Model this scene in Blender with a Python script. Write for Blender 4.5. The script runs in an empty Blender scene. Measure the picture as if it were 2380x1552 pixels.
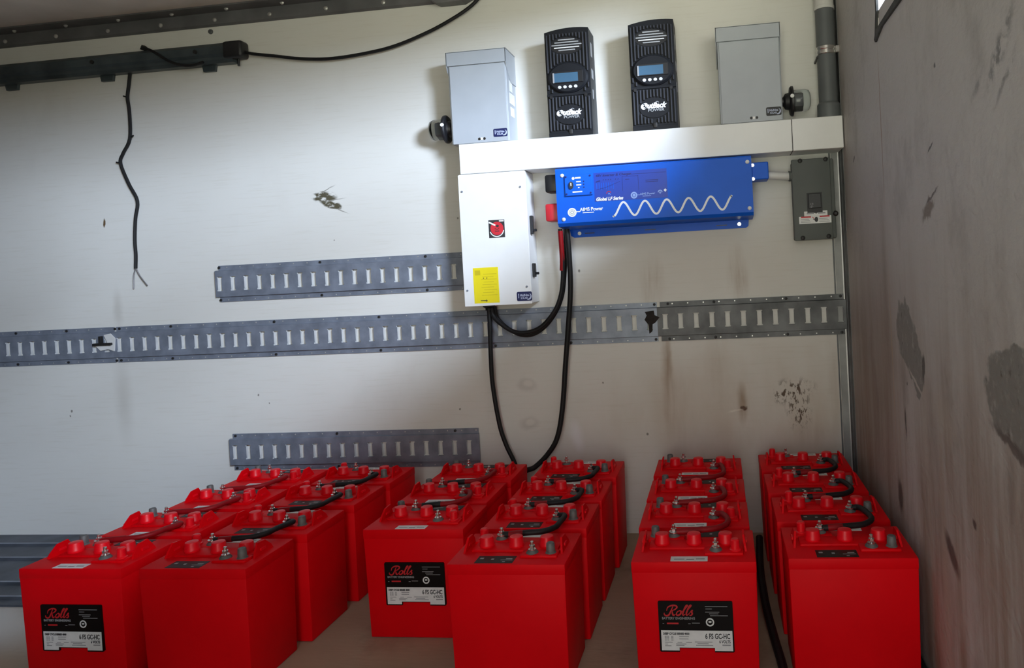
import bpy, bmesh, math, random
from mathutils import Vector, Matrix
random.seed(7)
PI = math.pi
SC = bpy.context.scene
COL = SC.collection

# ------------------------------------------------------------------ camera
F_PX, CX, CY = 1653.97, 1478.03, 649.66
YAW, PITCH, ROLL = -0.12518, -0.017693, -0.052058
FLOOR_Z = 0.70
CAM = Vector((2.64102, -2.32703, 0.18339 + FLOOR_Z))
_cy, _sy, _cp, _sp = math.cos(YAW), math.sin(YAW), math.cos(PITCH), math.sin(PITCH)
_f = Vector((_sy * _cp, _cy * _cp, _sp)); _r = Vector((_cy, -_sy, 0)); _u = _r.cross(_f)
_r2 = _r * math.cos(ROLL) + _u * math.sin(ROLL); _u2 = _u * math.cos(ROLL) - _r * math.sin(ROLL)
cd = bpy.data.cameras.new('camera'); cam = bpy.data.objects.new('camera', cd); COL.objects.link(cam)
m = Matrix.Identity(4)
for i in range(3):
    m[i][0], m[i][1], m[i][2], m[i][3] = _r2[i], _u2[i], -_f[i], CAM[i]
cam.matrix_world = m
cd.sensor_fit = 'HORIZONTAL'; cd.sensor_width = 36.0; cd.lens = F_PX / 2380 * 36
cd.shift_x = (1190 - CX) / 2380; cd.shift_y = (CY - 776) / 2380
cd.clip_start = 0.02; cd.clip_end = 200
SC.camera = cam

# ------------------------------------------------------------------ world, lights, exposure
W = bpy.data.worlds.new('World'); SC.world = W; W.use_nodes = True
nt = W.node_tree; nt.nodes.clear()
wo = nt.nodes.new('ShaderNodeOutputWorld'); bg = nt.nodes.new('ShaderNodeBackground')
tc = nt.nodes.new('ShaderNodeTexCoord'); sx = nt.nodes.new('ShaderNodeSeparateXYZ'); rp = nt.nodes.new('ShaderNodeValToRGB')
mr = nt.nodes.new('ShaderNodeMapRange'); mr.inputs[1].default_value = -1; mr.inputs[2].default_value = 1
nt.links.new(tc.outputs['Generated'], sx.inputs[0]); nt.links.new(sx.outputs[2], mr.inputs[0]); nt.links.new(mr.outputs[0], rp.inputs[0])
e = rp.color_ramp.elements
e[0].position = 0.0; e[0].color = (1.20, 1.24, 0.98, 1)      # grassy ground outside
e[1].position = 1.0; e[1].color = (0.62, 0.68, 0.80, 1)       # sky
a = e.new(0.49); a.color = (1.75, 1.79, 1.45, 1)
a = e.new(0.52); a.color = (0.80, 0.79, 0.78, 1)
bg.inputs[1].default_value = 3.6
dt = nt.nodes.new('ShaderNodeVectorMath'); dt.operation = 'DOT_PRODUCT'; dt.inputs[1].default_value = Vector((-0.05, -1.0, 0.10)).normalized()
dm = nt.nodes.new('ShaderNodeMapRange'); dm.interpolation_type = 'SMOOTHSTEP'      # added sky lobe: brightest straight out of the door, dimmed to the sides
dm.inputs[1].default_value = 0.45; dm.inputs[2].default_value = 1.0; dm.inputs[3].default_value = 0.10; dm.inputs[4].default_value = 1.0
wm = nt.nodes.new('ShaderNodeVectorMath'); wm.operation = 'SCALE'
nt.links.new(tc.outputs['Generated'], dt.inputs[0]); nt.links.new(dt.outputs['Value'], dm.inputs[0])
d2 = nt.nodes.new('ShaderNodeVectorMath'); d2.operation = 'DOT_PRODUCT'
d2.inputs[1].default_value = (math.sin(0.78) * math.cos(0.30), -math.cos(0.78) * math.cos(0.30), math.sin(0.30))
m2 = nt.nodes.new('ShaderNodeMapRange'); m2.interpolation_type = 'SMOOTHSTEP'      # second sky lobe added around the suns to broaden their light
m2.inputs[1].default_value = 0.66; m2.inputs[2].default_value = 1.0; m2.inputs[3].default_value = 0.0; m2.inputs[4].default_value = 0.45
nt.links.new(tc.outputs['Generated'], d2.inputs[0]); nt.links.new(d2.outputs['Value'], m2.inputs[0])
ad = nt.nodes.new('ShaderNodeMath'); ad.operation = 'ADD'
nt.links.new(dm.outputs[0], ad.inputs[0]); nt.links.new(m2.outputs[0], ad.inputs[1])
nt.links.new(rp.outputs[0], wm.inputs[0]); nt.links.new(ad.outputs[0], wm.inputs[3])
nt.links.new(wm.outputs[0], bg.inputs[0]); nt.links.new(bg.outputs[0], wo.inputs[0])

def area(name, loc, target, sx_, sy_, power, color, spread=PI):
    d = bpy.data.lights.new(name, 'AREA'); d.shape = 'RECTANGLE'; d.size = sx_; d.size_y = sy_
    d.energy = power; d.color = color; d.spread = spread
    o = bpy.data.objects.new(name, d); COL.objects.link(o); o.location = loc
    o.rotation_euler = (Vector(target) - Vector(loc)).to_track_quat('-Z', 'Y').to_euler()
    return o
# low bright sky and haze coming in at an angle through the long opening high in the right wall
def hazy_sun(name, az, el, energy, ang, color):
    sd = bpy.data.lights.new(name, 'SUN'); sd.energy = energy; sd.angle = math.radians(ang); sd.color = color
    so = bpy.data.objects.new(name, sd); COL.objects.link(so); so.location = (4.5, -2.5, 2.2)
    az, el = math.radians(az), math.radians(el)
    so.rotation_euler = Vector((-math.sin(az) * math.cos(el), math.cos(az) * math.cos(el), -math.sin(el))).to_track_quat('-Z', 'Y').to_euler()
hazy_sun('hazy_sun', 46, 8.5, 5.8, 12, (0.67, 0.80, 1.0))
hazy_sun('added_upper_sun', 46, 20.5, 6.6, 15, (0.67, 0.80, 1.0))  # second sun, added above the first to reach the lower wall

SC.view_settings.view_transform = 'Standard'; SC.view_settings.look = 'None'
SC.view_settings.gamma = 1.0; SC.view_settings.use_curve_mapping = False
SC.view_settings.exposure = 0.0

# ------------------------------------------------------------------ materials
def NT(name):
    mt = bpy.data.materials.new(name); mt.use_nodes = True
    n = mt.node_tree; b = n.nodes['Principled BSDF']
    return mt, n, b
def mat(name, col, rough=0.5, metal=0.0, var=0.06, scale=14.0, bump=0.0, bscale=220.0, spec=0.5, coat=0.0):
    mt, n, b = NT(name)
    b.inputs['Roughness'].default_value = rough; b.inputs['Metallic'].default_value = metal
    b.inputs['Specular IOR Level'].default_value = spec
    if coat: b.inputs['Coat Weight'].default_value = coat
    tcn = n.nodes.new('ShaderNodeTexCoord'); nz = n.nodes.new('ShaderNodeTexNoise')
    nz.inputs['Scale'].default_value = scale; nz.inputs['Detail'].default_value = 5
    n.links.new(tcn.outputs['Object'], nz.inputs['Vector'])
    r = n.nodes.new('ShaderNodeValToRGB')
    r.color_ramp.elements[0].position = 0.3; r.color_ramp.elements[1].position = 0.7
    r.color_ramp.elements[0].color = (*[max(0, c * (1 - var)) for c in col], 1)
    r.color_ramp.elements[1].color = (*[min(1, c * (1 + var)) for c in col], 1)
    n.links.new(nz.outputs[0], r.inputs[0]); n.links.new(r.outputs[0], b.inputs['Base Color'])
    if bump:
        n2 = n.nodes.new('ShaderNodeTexNoise'); n2.inputs['Scale'].default_value = bscale
        n.links.new(tcn.outputs['Object'], n2.inputs['Vector'])
        bp = n.nodes.new('ShaderNodeBump'); bp.inputs['Strength'].default_value = bump; bp.inputs['Distance'].default_value = 0.002
        n.links.new(n2.outputs[0], bp.inputs['Height']); n.links.new(bp.outputs[0], b.inputs['Normal'])
    return mt

class SurfaceMix:
    """Base surface with dirt, chips and streaks that each keep a place of their own on the surface."""
    def __init__(self, name, flat, rough=0.6):
        self.mt, self.n, self.b = NT(name); self.b.inputs['Roughness'].default_value = rough
        t = self.n.nodes.new('ShaderNodeTexCoord')
        mul = self.n.nodes.new('ShaderNodeVectorMath'); mul.operation = 'MULTIPLY'; mul.inputs[1].default_value = flat
        self.n.links.new(t.outputs['Object'], mul.inputs[0]); self.co = mul.outputs[0]
        self.color = None
    def noise(self, scale, detail=6, stretch=(1, 1, 1), rough=0.55, off=(0, 0, 0)):
        mp = self.n.nodes.new('ShaderNodeMapping'); mp.inputs['Scale'].default_value = stretch; mp.inputs['Location'].default_value = off
        self.n.links.new(self.co, mp.inputs[0])
        nz = self.n.nodes.new('ShaderNodeTexNoise'); nz.inputs['Scale'].default_value = scale
        nz.inputs['Detail'].default_value = detail; nz.inputs['Roughness'].default_value = rough
        self.n.links.new(mp.outputs[0], nz.inputs['Vector']); return nz.outputs[0]
    def rng(self, s, a, b, lo=0.0, hi=1.0):
        r = self.n.nodes.new('ShaderNodeMapRange'); r.interpolation_type = 'SMOOTHSTEP'
        r.inputs[1].default_value = a; r.inputs[2].default_value = b; r.inputs[3].default_value = lo; r.inputs[4].default_value = hi
        self.n.links.new(s, r.inputs[0]); return r.outputs[0]
    def mul(self, a, b):
        m_ = self.n.nodes.new('ShaderNodeMath'); m_.operation = 'MULTIPLY'
        for i, s in enumerate((a, b)):
            if isinstance(s, (int, float)): m_.inputs[i].default_value = s
            else: self.n.links.new(s, m_.inputs[i])
        return m_.outputs[0]
    def axis(self, i):
        s = self.n.nodes.new('ShaderNodeSeparateXYZ'); self.n.links.new(self.co, s.inputs[0]); return s.outputs[i]
    def ell(self, c, rad, rot=(0, 0, 0), soft=0.5, dist=0.0, dscale=20.0):
        src = self.co
        if dist:
            nz = self.n.nodes.new('ShaderNodeTexNoise'); nz.inputs['Scale'].default_value = dscale; nz.inputs['Detail'].default_value = 4
            self.n.links.new(self.co, nz.inputs['Vector'])
            sub = self.n.nodes.new('ShaderNodeVectorMath'); sub.operation = 'SUBTRACT'; sub.inputs[1].default_value = (0.5, 0.5, 0.5)
            self.n.links.new(nz.outputs[1], sub.inputs[0])
            sc = self.n.nodes.new('ShaderNodeVectorMath'); sc.operation = 'SCALE'; sc.inputs[3].default_value = dist
            self.n.links.new(sub.outputs[0], sc.inputs[0])
            ad = self.n.nodes.new('ShaderNodeVectorMath'); ad.operation = 'ADD'
            self.n.links.new(self.co, ad.inputs[0]); self.n.links.new(sc.outputs[0], ad.inputs[1]); src = ad.outputs[0]
        mp = self.n.nodes.new('ShaderNodeMapping'); mp.vector_type = 'TEXTURE'
        mp.inputs['Location'].default_value = c; mp.inputs['Rotation'].default_value = rot; mp.inputs['Scale'].default_value = rad
        self.n.links.new(src, mp.inputs[0])
        ln = self.n.nodes.new('ShaderNodeVectorMath'); ln.operation = 'LENGTH'; self.n.links.new(mp.outputs[0], ln.inputs[0])
        return self.rng(ln.outputs['Value'], 1.0, 1.0 - soft)
    def base(self, c1, c2, fac):
        mx = self.n.nodes.new('ShaderNodeMix'); mx.data_type = 'RGBA'
        mx.inputs[6].default_value = (*c1, 1); mx.inputs[7].default_value = (*c2, 1)
        self.n.links.new(fac, mx.inputs[0]); self.color = mx.outputs[2]
    def over(self, col, fac):
        mx = self.n.nodes.new('ShaderNodeMix'); mx.data_type = 'RGBA'
        self.n.links.new(self.color, mx.inputs[6]); mx.inputs[7].default_value = (*col, 1)
        self.n.links.new(fac, mx.inputs[0]); self.color = mx.outputs[2]
    def finish(self, height=None, strength=0.3, dist=0.004):
        self.n.links.new(self.color, self.b.inputs['Base Color'])
        if height is not None:
            bp = self.n.nodes.new('ShaderNodeBump'); bp.inputs['Strength'].default_value = strength; bp.inputs['Distance'].default_value = dist
            self.n.links.new(height, bp.inputs['Height']); self.n.links.new(bp.outputs[0], self.b.inputs['Normal'])
        return self.mt

def make_back_wall_mat():
    s = SurfaceMix('cream_panel_wall', (1, 0, 1), 0.55)
    s.base((0.66, 0.64, 0.59), (0.74, 0.73, 0.69), s.noise(2.2, 5))
    s.over((0.60, 0.57, 0.50), s.mul(s.rng(s.noise(60, 3, (0.12, 1, 2.4)), 0.5, 0.75), 0.35))      # fine horizontal fibres
    s.over((0.52, 0.49, 0.45), s.mul(s.rng(s.noise(3.0, 7, (1, 1, 0.5), 0.6, (3, 0, 1)), 0.55, 0.78), 0.30))
    s.over((0.50, 0.415, 0.32), s.mul(s.ell((2.70, 0, 0.38), (0.90, 1, 0.36), soft=0.9, dist=0.25, dscale=4), s.rng(s.noise(4.5, 6, (1, 1, 0.4), 0.6, (7, 0, 2)), 0.30, 0.70, 0.25, 0.75)))
    s.over((0.50, 0.43, 0.35), s.mul(s.ell((2.55, 0, 0.90), (0.55, 1, 0.20), soft=0.95, dist=0.2, dscale=4), 0.40))
    # brown water streaks and rust
    brown = (0.30, 0.20, 0.12)
    for (x, z, rx, rz, k) in ((2.437, 0.50, 0.030, 0.22, .85), (2.40, 0.83, 0.055, 0.12, .75), (2.68, 0.84, 0.045, 0.12, .9), (2.445, 0.59, 0.014, 0.10, .8),
                              (2.47, 0.40, 0.06, 0.22, .30), (2.676, 0.42, 0.024, 0.085, 1.0), (2.60, 0.55, 0.05, 0.25, .22),
                              (2.9, 0.33, 0.10, 0.10, .35), (2.97, 0.5, 0.03, 0.25, .3)):
        f = s.mul(s.ell((x, 0, z), (rx, 1, rz), soft=0.95, dist=0.03, dscale=9), s.rng(s.noise(25, 5, (1, 1, 0.12)), 0.25, 0.7))
        s.over(brown, s.mul(f, k))
    s.over((0.10, 0.045, 0.02), s.ell((2.680, 0, 0.408), (0.013, 1, 0.010), soft=0.6, dist=0.02, dscale=60))
    s.over((0.72, 0.67, 0.58), s.mul(s.ell((2.648, 0, 0.400), (0.030, 1, 0.005), (0, -0.2, 0), 0.7, 0.012, 40), 0.8))
    # grey wear bands at the left rail joint, painted shadow along the hanging cable
    for (x, z, rx, rz, k) in ((0.45, 0.50, 0.05, 0.22, .30), (0.45, 0.83, 0.03, 0.10, .35), (1.85, 0.55, 0.02, 0.16, .35)):
        s.over((0.36, 0.33, 0.28), s.mul(s.ell((x, 0, z), (rx, 1, rz), soft=0.95, dist=0.02), k))
    # pale smears and ring marks
    s.over((0.80, 0.79, 0.80), s.mul(s.ell((2.12, 0, 0.33), (0.035, 1, 0.075), (0, -0.25, 0), 0.9, 0.03, 15), 0.8))
    for z in (0.505, 0.375):
        s.over((0.38, 0.35, 0.32), s.mul(s.ell((1.96, 0, z), (0.045, 1, 0.030), soft=0.6, dist=0.02), 0.35))
        s.over((0.68, 0.65, 0.60), s.ell((1.965, 0, z + .004), (0.024, 1, 0.016), soft=0.6, dist=0.015))
    # broken chip left of the white panel: two dark lobes opening to the right
    chip = s.rng(s.noise(55, 6, (0.6, 1, 1)), 0.40, 0.52)
    for (x, z, rx, rz, rot) in ((1.272, 1.183, 0.056, 0.021, 0.06), (1.297, 1.153, 0.050, 0.015, 0.32)):
        s.over((0.085, 0.075, 0.045), s.mul(s.ell((x, 0, z), (rx, 1, rz), (0, rot, 0), 0.35, 0.014, 40), chip))
    for (x, z, rx, rz, rot) in ((1.285, 1.208, 0.042, 0.0026, -0.42), (1.330, 1.133, 0.040, 0.0030, 0.42), (1.310, 1.171, 0.055, 0.0024, -0.08)):
        s.over((0.20, 0.19, 0.16), s.mul(s.ell((x, 0, z), (rx, 1, rz), (0, rot, 0), 0.8, 0.006, 60), 0.8))
    s.over((0.12, 0.07, 0.03), s.ell((0.418, 0, 1.143), (0.006, 1, 0.020), (0, 0.06, 0), 0.5, 0.008, 50))
    # mud splatter
    spl = s.rng(s.noise(62, 5, (1.3, 1, 0.6), 0.65), 0.50, 0.57)
    for (x, z, rx, rz) in ((2.842, 0.468, 0.085, 0.040), (2.855, 0.400, 0.050, 0.090), (2.805, 0.45, 0.04, 0.04)):
        s.over((0.085, 0.050, 0.025), s.mul(s.ell((x, 0, z), (rx, 1, rz), soft=0.75, dist=0.04, dscale=18), spl))
    for (x, z, r) in ((0.235, 0.462, .006), (0.228, 0.444, .004), (1.72, .43, .004), (2.01, .83, .006), (2.22, .505, .004), (1.30, 1.03, .003),
                      (1.75, 1.08, .004), (2.60, 1.005, .004), (2.16, .88, .005), (1.02, .47, .003), (0.98, .50, .004), (2.36, .33, .005)):
        s.over((0.14, 0.12, 0.10), s.mul(s.ell((x, 0, z), (r, 1, r * 1.3), soft=0.6, dist=0.006, dscale=80), 0.85))
    return s.finish(s.noise(40, 5, (0.25, 1, 1)), 0.12, 0.003)

def make_right_wall_mat():
    s = SurfaceMix('grimy_grey_wall', (0, 1, 1), 0.6)
    s.base((0.50, 0.475, 0.45), (0.62, 0.595, 0.565), s.noise(3.0, 6))
    low = s.rng(s.axis(2), 1.05, 0.30)
    s.over((0.36, 0.335, 0.31), s.mul(s.rng(s.noise(6, 7, (1, 1, 0.7), 0.65, (0, 2, 4)), 0.48, 0.72), 0.65))
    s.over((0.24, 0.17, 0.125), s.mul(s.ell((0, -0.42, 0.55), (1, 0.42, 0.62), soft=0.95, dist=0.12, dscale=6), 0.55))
    s.over((0.30, 0.24, 0.20), s.mul(low, s.rng(s.noise(5, 6, (1, 1, 0.3), 0.6, (0, 9, 1)), 0.35, 0.65, 0.0, 0.75)))
    stre = s.rng(s.noise(13, 6, (1, 1, 0.10), 0.6), 0.42, 0.68)
    s.over((0.27, 0.185, 0.125), s.mul(s.mul(low, stre), 0.75))
    s.over((0.44, 0.37, 0.29), s.mul(s.mul(low, s.rng(s.noise(17, 5, (1, 1, 0.07), 0.55, (0, 7, 2)), 0.54, 0.72)), 0.55))
    s.over((0.17, 0.14, 0.12), s.mul(s.mul(low, s.rng(s.noise(9, 6, (1, 1, 0.35), 0.6, (0, 3, 5)), 0.56, 0.74)), 0.6))
    s.over((0.22, 0.15, 0.10), s.mul(s.ell((0, -0.56, 0.72), (1, 0.05, 0.45), soft=0.95, dist=0.03), 0.45))
    s.over((0.50, 0.37, 0.24), s.mul(s.ell((0, -0.60, 0.62), (1, 0.007, 0.34), soft=0.9, dist=0.012), 0.6))
    s.over((0.26, 0.12, 0.05), s.mul(s.ell((0, -0.592, 1.18), (1, 0.005, 0.26), soft=0.9, dist=0.008), 0.8))
    # scraped bare patches
    rough = s.noise(60, 6)
    for (y, z, ry, rz, rot) in ((-0.745, 0.705, 0.100, 0.072, 0.5), (-0.80, 0.655, 0.080, 0.060, 0.8), (-1.315, 0.675, 0.115, 0.075, 0.0)):
        f = s.ell((0, y, z), (1, ry, rz), (rot, 0, 0), 0.10, 0.075, 20)
        s.over((0.235, 0.225, 0.205), s.mul(f, s.rng(rough, 0.2, 0.5, 0.55, 1.0))); s.over((0.42, 0.41, 0.38), s.mul(f, s.rng(s.noise(42, 6, (1, 1, 0.6), 0.65, (0, 4, 8)), 0.56, 0.68, 0.0, 0.7))); s.over((0.11, 0.10, 0.09), s.mul(f, s.rng(s.noise(50, 6, (1, 1, 0.6), 0.65, (0, 8, 3)), 0.58, 0.68, 0.0, 0.8)))
    s.over((0.10, 0.09, 0.08), s.ell((0, -0.865, 0.655), (1, 0.012, 0.035), (0.2, 0, 0), 0.4, 0.02, 40))
    s.over((0.55, 0.51, 0.46), s.mul(s.ell((0, -0.80, 0.615), (1, 0.070, 0.006), (0.38, 0, 0), 0.6, 0.012, 40), 0.9))
    s.over((0.50, 0.45, 0.38), s.mul(s.ell((0, -0.98, 0.58), (1, 0.10, 0.05), (0.3, 0, 0), 0.95, 0.05, 12), 0.6))
    s.over((0.12, 0.10, 0.09), s.mul(s.ell((0, -1.30, 0.61), (1, 0.10, 0.012), (0.2, 0, 0), 0.6, 0.03, 40), 0.9))
    sc = s.rng(s.noise(38, 6, (1, 1, 1), 0.65, (0, 1, 1)), 0.42, 0.6)
    for (y, z, ry, rz, rot, k) in ((-1.315, 1.15, 0.10, 0.022, -0.7, .8), (-1.325, 1.105, 0.07, 0.010, -0.7, .6), (-1.225, 1.125, 0.04, 0.010, -0.7, .5)):
        s.over((0.12, 0.115, 0.11), s.mul(s.mul(s.ell((0, y, z), (1, ry, rz), (rot, 0, 0), 0.8, 0.03, 20), sc), k))
    s.over((0.17, 0.12, 0.085), s.mul(s.ell((0, -0.945, 0.962), (1, 0.050, 0.020), (-0.35, 0, 0), 0.5, 0.05, 34), 0.8)); s.over((0.10, 0.08, 0.07), s.mul(s.ell((0, -0.975, 0.985), (1, 0.055, 0.004), (-0.30, 0, 0), 0.6, 0.012, 60), 0.8))
    for (y, z, ry, rz, rot) in ((-0.976, 1.071, 0.024, 0.004, -0.4), (-1.024, 1.207, 0.006, 0.006, 0), (-0.233, 1.157, 0.02, 0.006, -0.5), (-1.365, 1.24, 0.008, 0.006, 0),
                                (-0.70, 0.51, .008, .05, 0), (-1.13, 0.44, .014, .010, 0.3), (-0.73, 0.60, .005, .005, 0), (-0.62, 0.32, .03, .05, 0), (-1.0, 0.34, .06, .025, .6)):
        s.over((0.055, 0.045, 0.04), s.mul(s.ell((0, y, z), (1, ry, rz), (rot, 0, 0), 0.6, 0.012, 60), 0.85))
    h = s.n.nodes.new('ShaderNodeMath'); h.operation = 'ADD'
    s.n.links.new(s.noise(70, 5, (1, 0.6, 1)), h.inputs[0]); s.n.links.new(s.noise(8, 4), h.inputs[1])
    return s.finish(h.outputs[0], 0.4, 0.005)

def make_floor_mat():
    s = SurfaceMix('worn_wood_floor', (1, 1, 0), 0.7)
    s.base((0.32, 0.24, 0.165), (0.45, 0.345, 0.25), s.noise(5, 7, (0.5, 1.4, 1)))
    s.over((0.17, 0.125, 0.09), s.mul(s.rng(s.noise(3, 6, (1, 1, 1), 0.6, (2, 5, 0)), 0.5, 0.7), 0.7))
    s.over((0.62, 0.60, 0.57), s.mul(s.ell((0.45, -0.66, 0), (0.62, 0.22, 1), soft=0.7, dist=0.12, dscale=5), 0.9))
    return s.finish(s.noise(45, 5, (0.4, 2, 1)), 0.25, 0.003)

M = {}
M['wall'] = make_back_wall_mat(); M['rwall'] = make_right_wall_mat(); M['floor'] = make_floor_mat()
M['ceiling'] = mat('dull_ceiling', (0.70, 0.63, 0.56), 0.8, var=0.12, scale=5)
M['liner'] = mat('plain_liner', (0.30, 0.29, 0.27), 0.75)
M['lip'] = mat('bright_lit_lip', (0.66, 0.67, 0.68), 0.5, 0.2, 0.1, 30)  # slot side walls; the light falling on them is put into the colour
M['trim'] = mat('dark_trim_metal', (0.16, 0.16, 0.165), 0.5, 0.35, 0.25, 9)
M['galv'] = mat('galvanised_steel', (0.225, 0.250, 0.305), 0.45, 0.3, 0.22, 22, 0.15, 60)
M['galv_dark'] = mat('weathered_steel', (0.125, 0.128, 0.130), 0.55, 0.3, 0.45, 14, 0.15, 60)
M['plate_steel'] = mat('dark_plate_steel', (0.075, 0.085, 0.105), 0.5, 0.3, 0.35, 10)
M['alu'] = mat('aluminium', (0.58, 0.57, 0.55), 0.38, 0.6, 0.15, 20)
M['corner_metal'] = mat('dull_corner_metal', (0.27, 0.27, 0.26), 0.5, 0.3, 0.25, 12)
M['steel'] = mat('bright_steel', (0.72, 0.71, 0.69), 0.25, 0.95, 0.1, 40)
M['screw'] = mat('dark_screw', (0.025, 0.024, 0.024), 0.5, 0.3)
M['channel'] = mat('dark_channel_steel', (0.075, 0.095, 0.105), 0.38, 0.45, 0.3, 12)
M['black'] = mat('black_plastic', (0.012, 0.012, 0.014), 0.42, var=0.2)
M['rubber'] = mat('black_rubber', (0.010, 0.010, 0.011), 0.55, var=0.2, spec=0.3)
M['char'] = mat('charcoal_ribbed_plastic', (0.012, 0.013, 0.016), 0.5, var=0.15, spec=0.2)
M['rib'] = mat('charcoal_rib', (0.040, 0.042, 0.050), 0.45, var=0.1, spec=0.25)  # rib highlight put into a lighter tone than the housing
M['grey_box'] = mat('grey_painted_steel', (0.41, 0.44, 0.475), 0.45, var=0.03)
M['breaker'] = mat('slate_grey_paint', (0.115, 0.125, 0.118), 0.55, var=0.05, spec=0.25)
M['white'] = mat('white_paint', (0.83, 0.83, 0.82), 0.42, var=0.02)
M['pvc_white'] = mat('white_pipe', (0.66, 0.65, 0.63), 0.5, var=0.04)
M['pvc_grey'] = mat('grey_conduit', (0.125, 0.135, 0.14), 0.5, var=0.08)
M['yellow'] = mat('yellow_sticker', (0.86, 0.72, 0.01), 0.55, var=0.03)
M['yellow_ink'] = mat('dull_yellow_ink', (0.62, 0.50, 0.01), 0.55)
M['paper'] = mat('white_sticker', (0.78, 0.78, 0.77), 0.55, var=0.05, scale=60)
M['ink'] = mat('dark_ink', (0.03, 0.03, 0.032), 0.6)
M['grey_ink'] = mat('grey_ink', (0.32, 0.32, 0.33), 0.6)
M['navy'] = mat('navy_sticker', (0.012, 0.017, 0.085), 0.4)
M['pale_blue'] = mat('pale_blue_ink', (0.50, 0.55, 0.72), 0.5)
M['blue'] = mat('blue_powder_coat', (0.004, 0.115, 0.68), 0.42, var=0.04, spec=0.25)
M['blue_dark'] = mat('dark_blue_print', (0.008, 0.050, 0.40), 0.4, var=0.05)
M['blue_ink'] = mat('navy_print', (0.006, 0.015, 0.16), 0.45)
M['white_ink'] = mat('white_ink', (0.86, 0.88, 0.90), 0.5)
M['soft_ink'] = mat('faded_white_print', (0.28, 0.42, 0.80), 0.5)
M['red_ink'] = mat('red_print', (0.55, 0.012, 0.018), 0.5)
M['red_knob'] = mat('red_cover_plastic', (0.62, 0.03, 0.045), 0.4)
M['red'] = mat('red_battery_plastic', (0.78, 0.001, 0.006), 0.5, var=0.05, scale=9, bump=0.05, bscale=160, spec=0.10)
M['cap_red'] = mat('red_cap_plastic', (0.86, 0.003, 0.012), 0.38, var=0.04, spec=0.35)
M['red_cable'] = mat('red_cable_jacket', (0.27, 0.004, 0.008), 0.5, spec=0.25)
M['lead'] = mat('dull_lead', (0.14, 0.14, 0.135), 0.6, 0.3, 0.25, 60)
M['label_black'] = mat('black_label', (0.006, 0.004, 0.004), 0.5, spec=0.15)
M['dark_sticker'] = mat('dark_grey_sticker', (0.016, 0.012, 0.011), 0.45, var=0.25, scale=80, spec=0.2)
M['lcd'] = mat('blue_lcd', (0.055, 0.125, 0.20), 0.25, var=0.05)
M['button'] = mat('pale_button', (0.62, 0.63, 0.66), 0.45)
M['slat'] = mat('grey_vent_slat', (0.42, 0.43, 0.44), 0.4)
M['wire'] = mat('bare_wire', (0.18, 0.17, 0.17), 0.45, 0.3)
M['rust'] = mat('rust_soot', (0.018, 0.014, 0.012), 0.9, var=0.4, scale=60)
M['torn'] = mat('torn_dark_edge', (0.05, 0.05, 0.048), 0.8, var=0.4, scale=40)
g_, gn, gb = NT('clear_plastic')
gb.inputs['Base Color'].default_value = (0.86, 0.90, 0.92, 1); gb.inputs['Roughness'].default_value = 0.08
gb.inputs['Transmission Weight'].default_value = 1.0; gb.inputs['IOR'].default_value = 1.38
M['clear'] = g_

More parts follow.
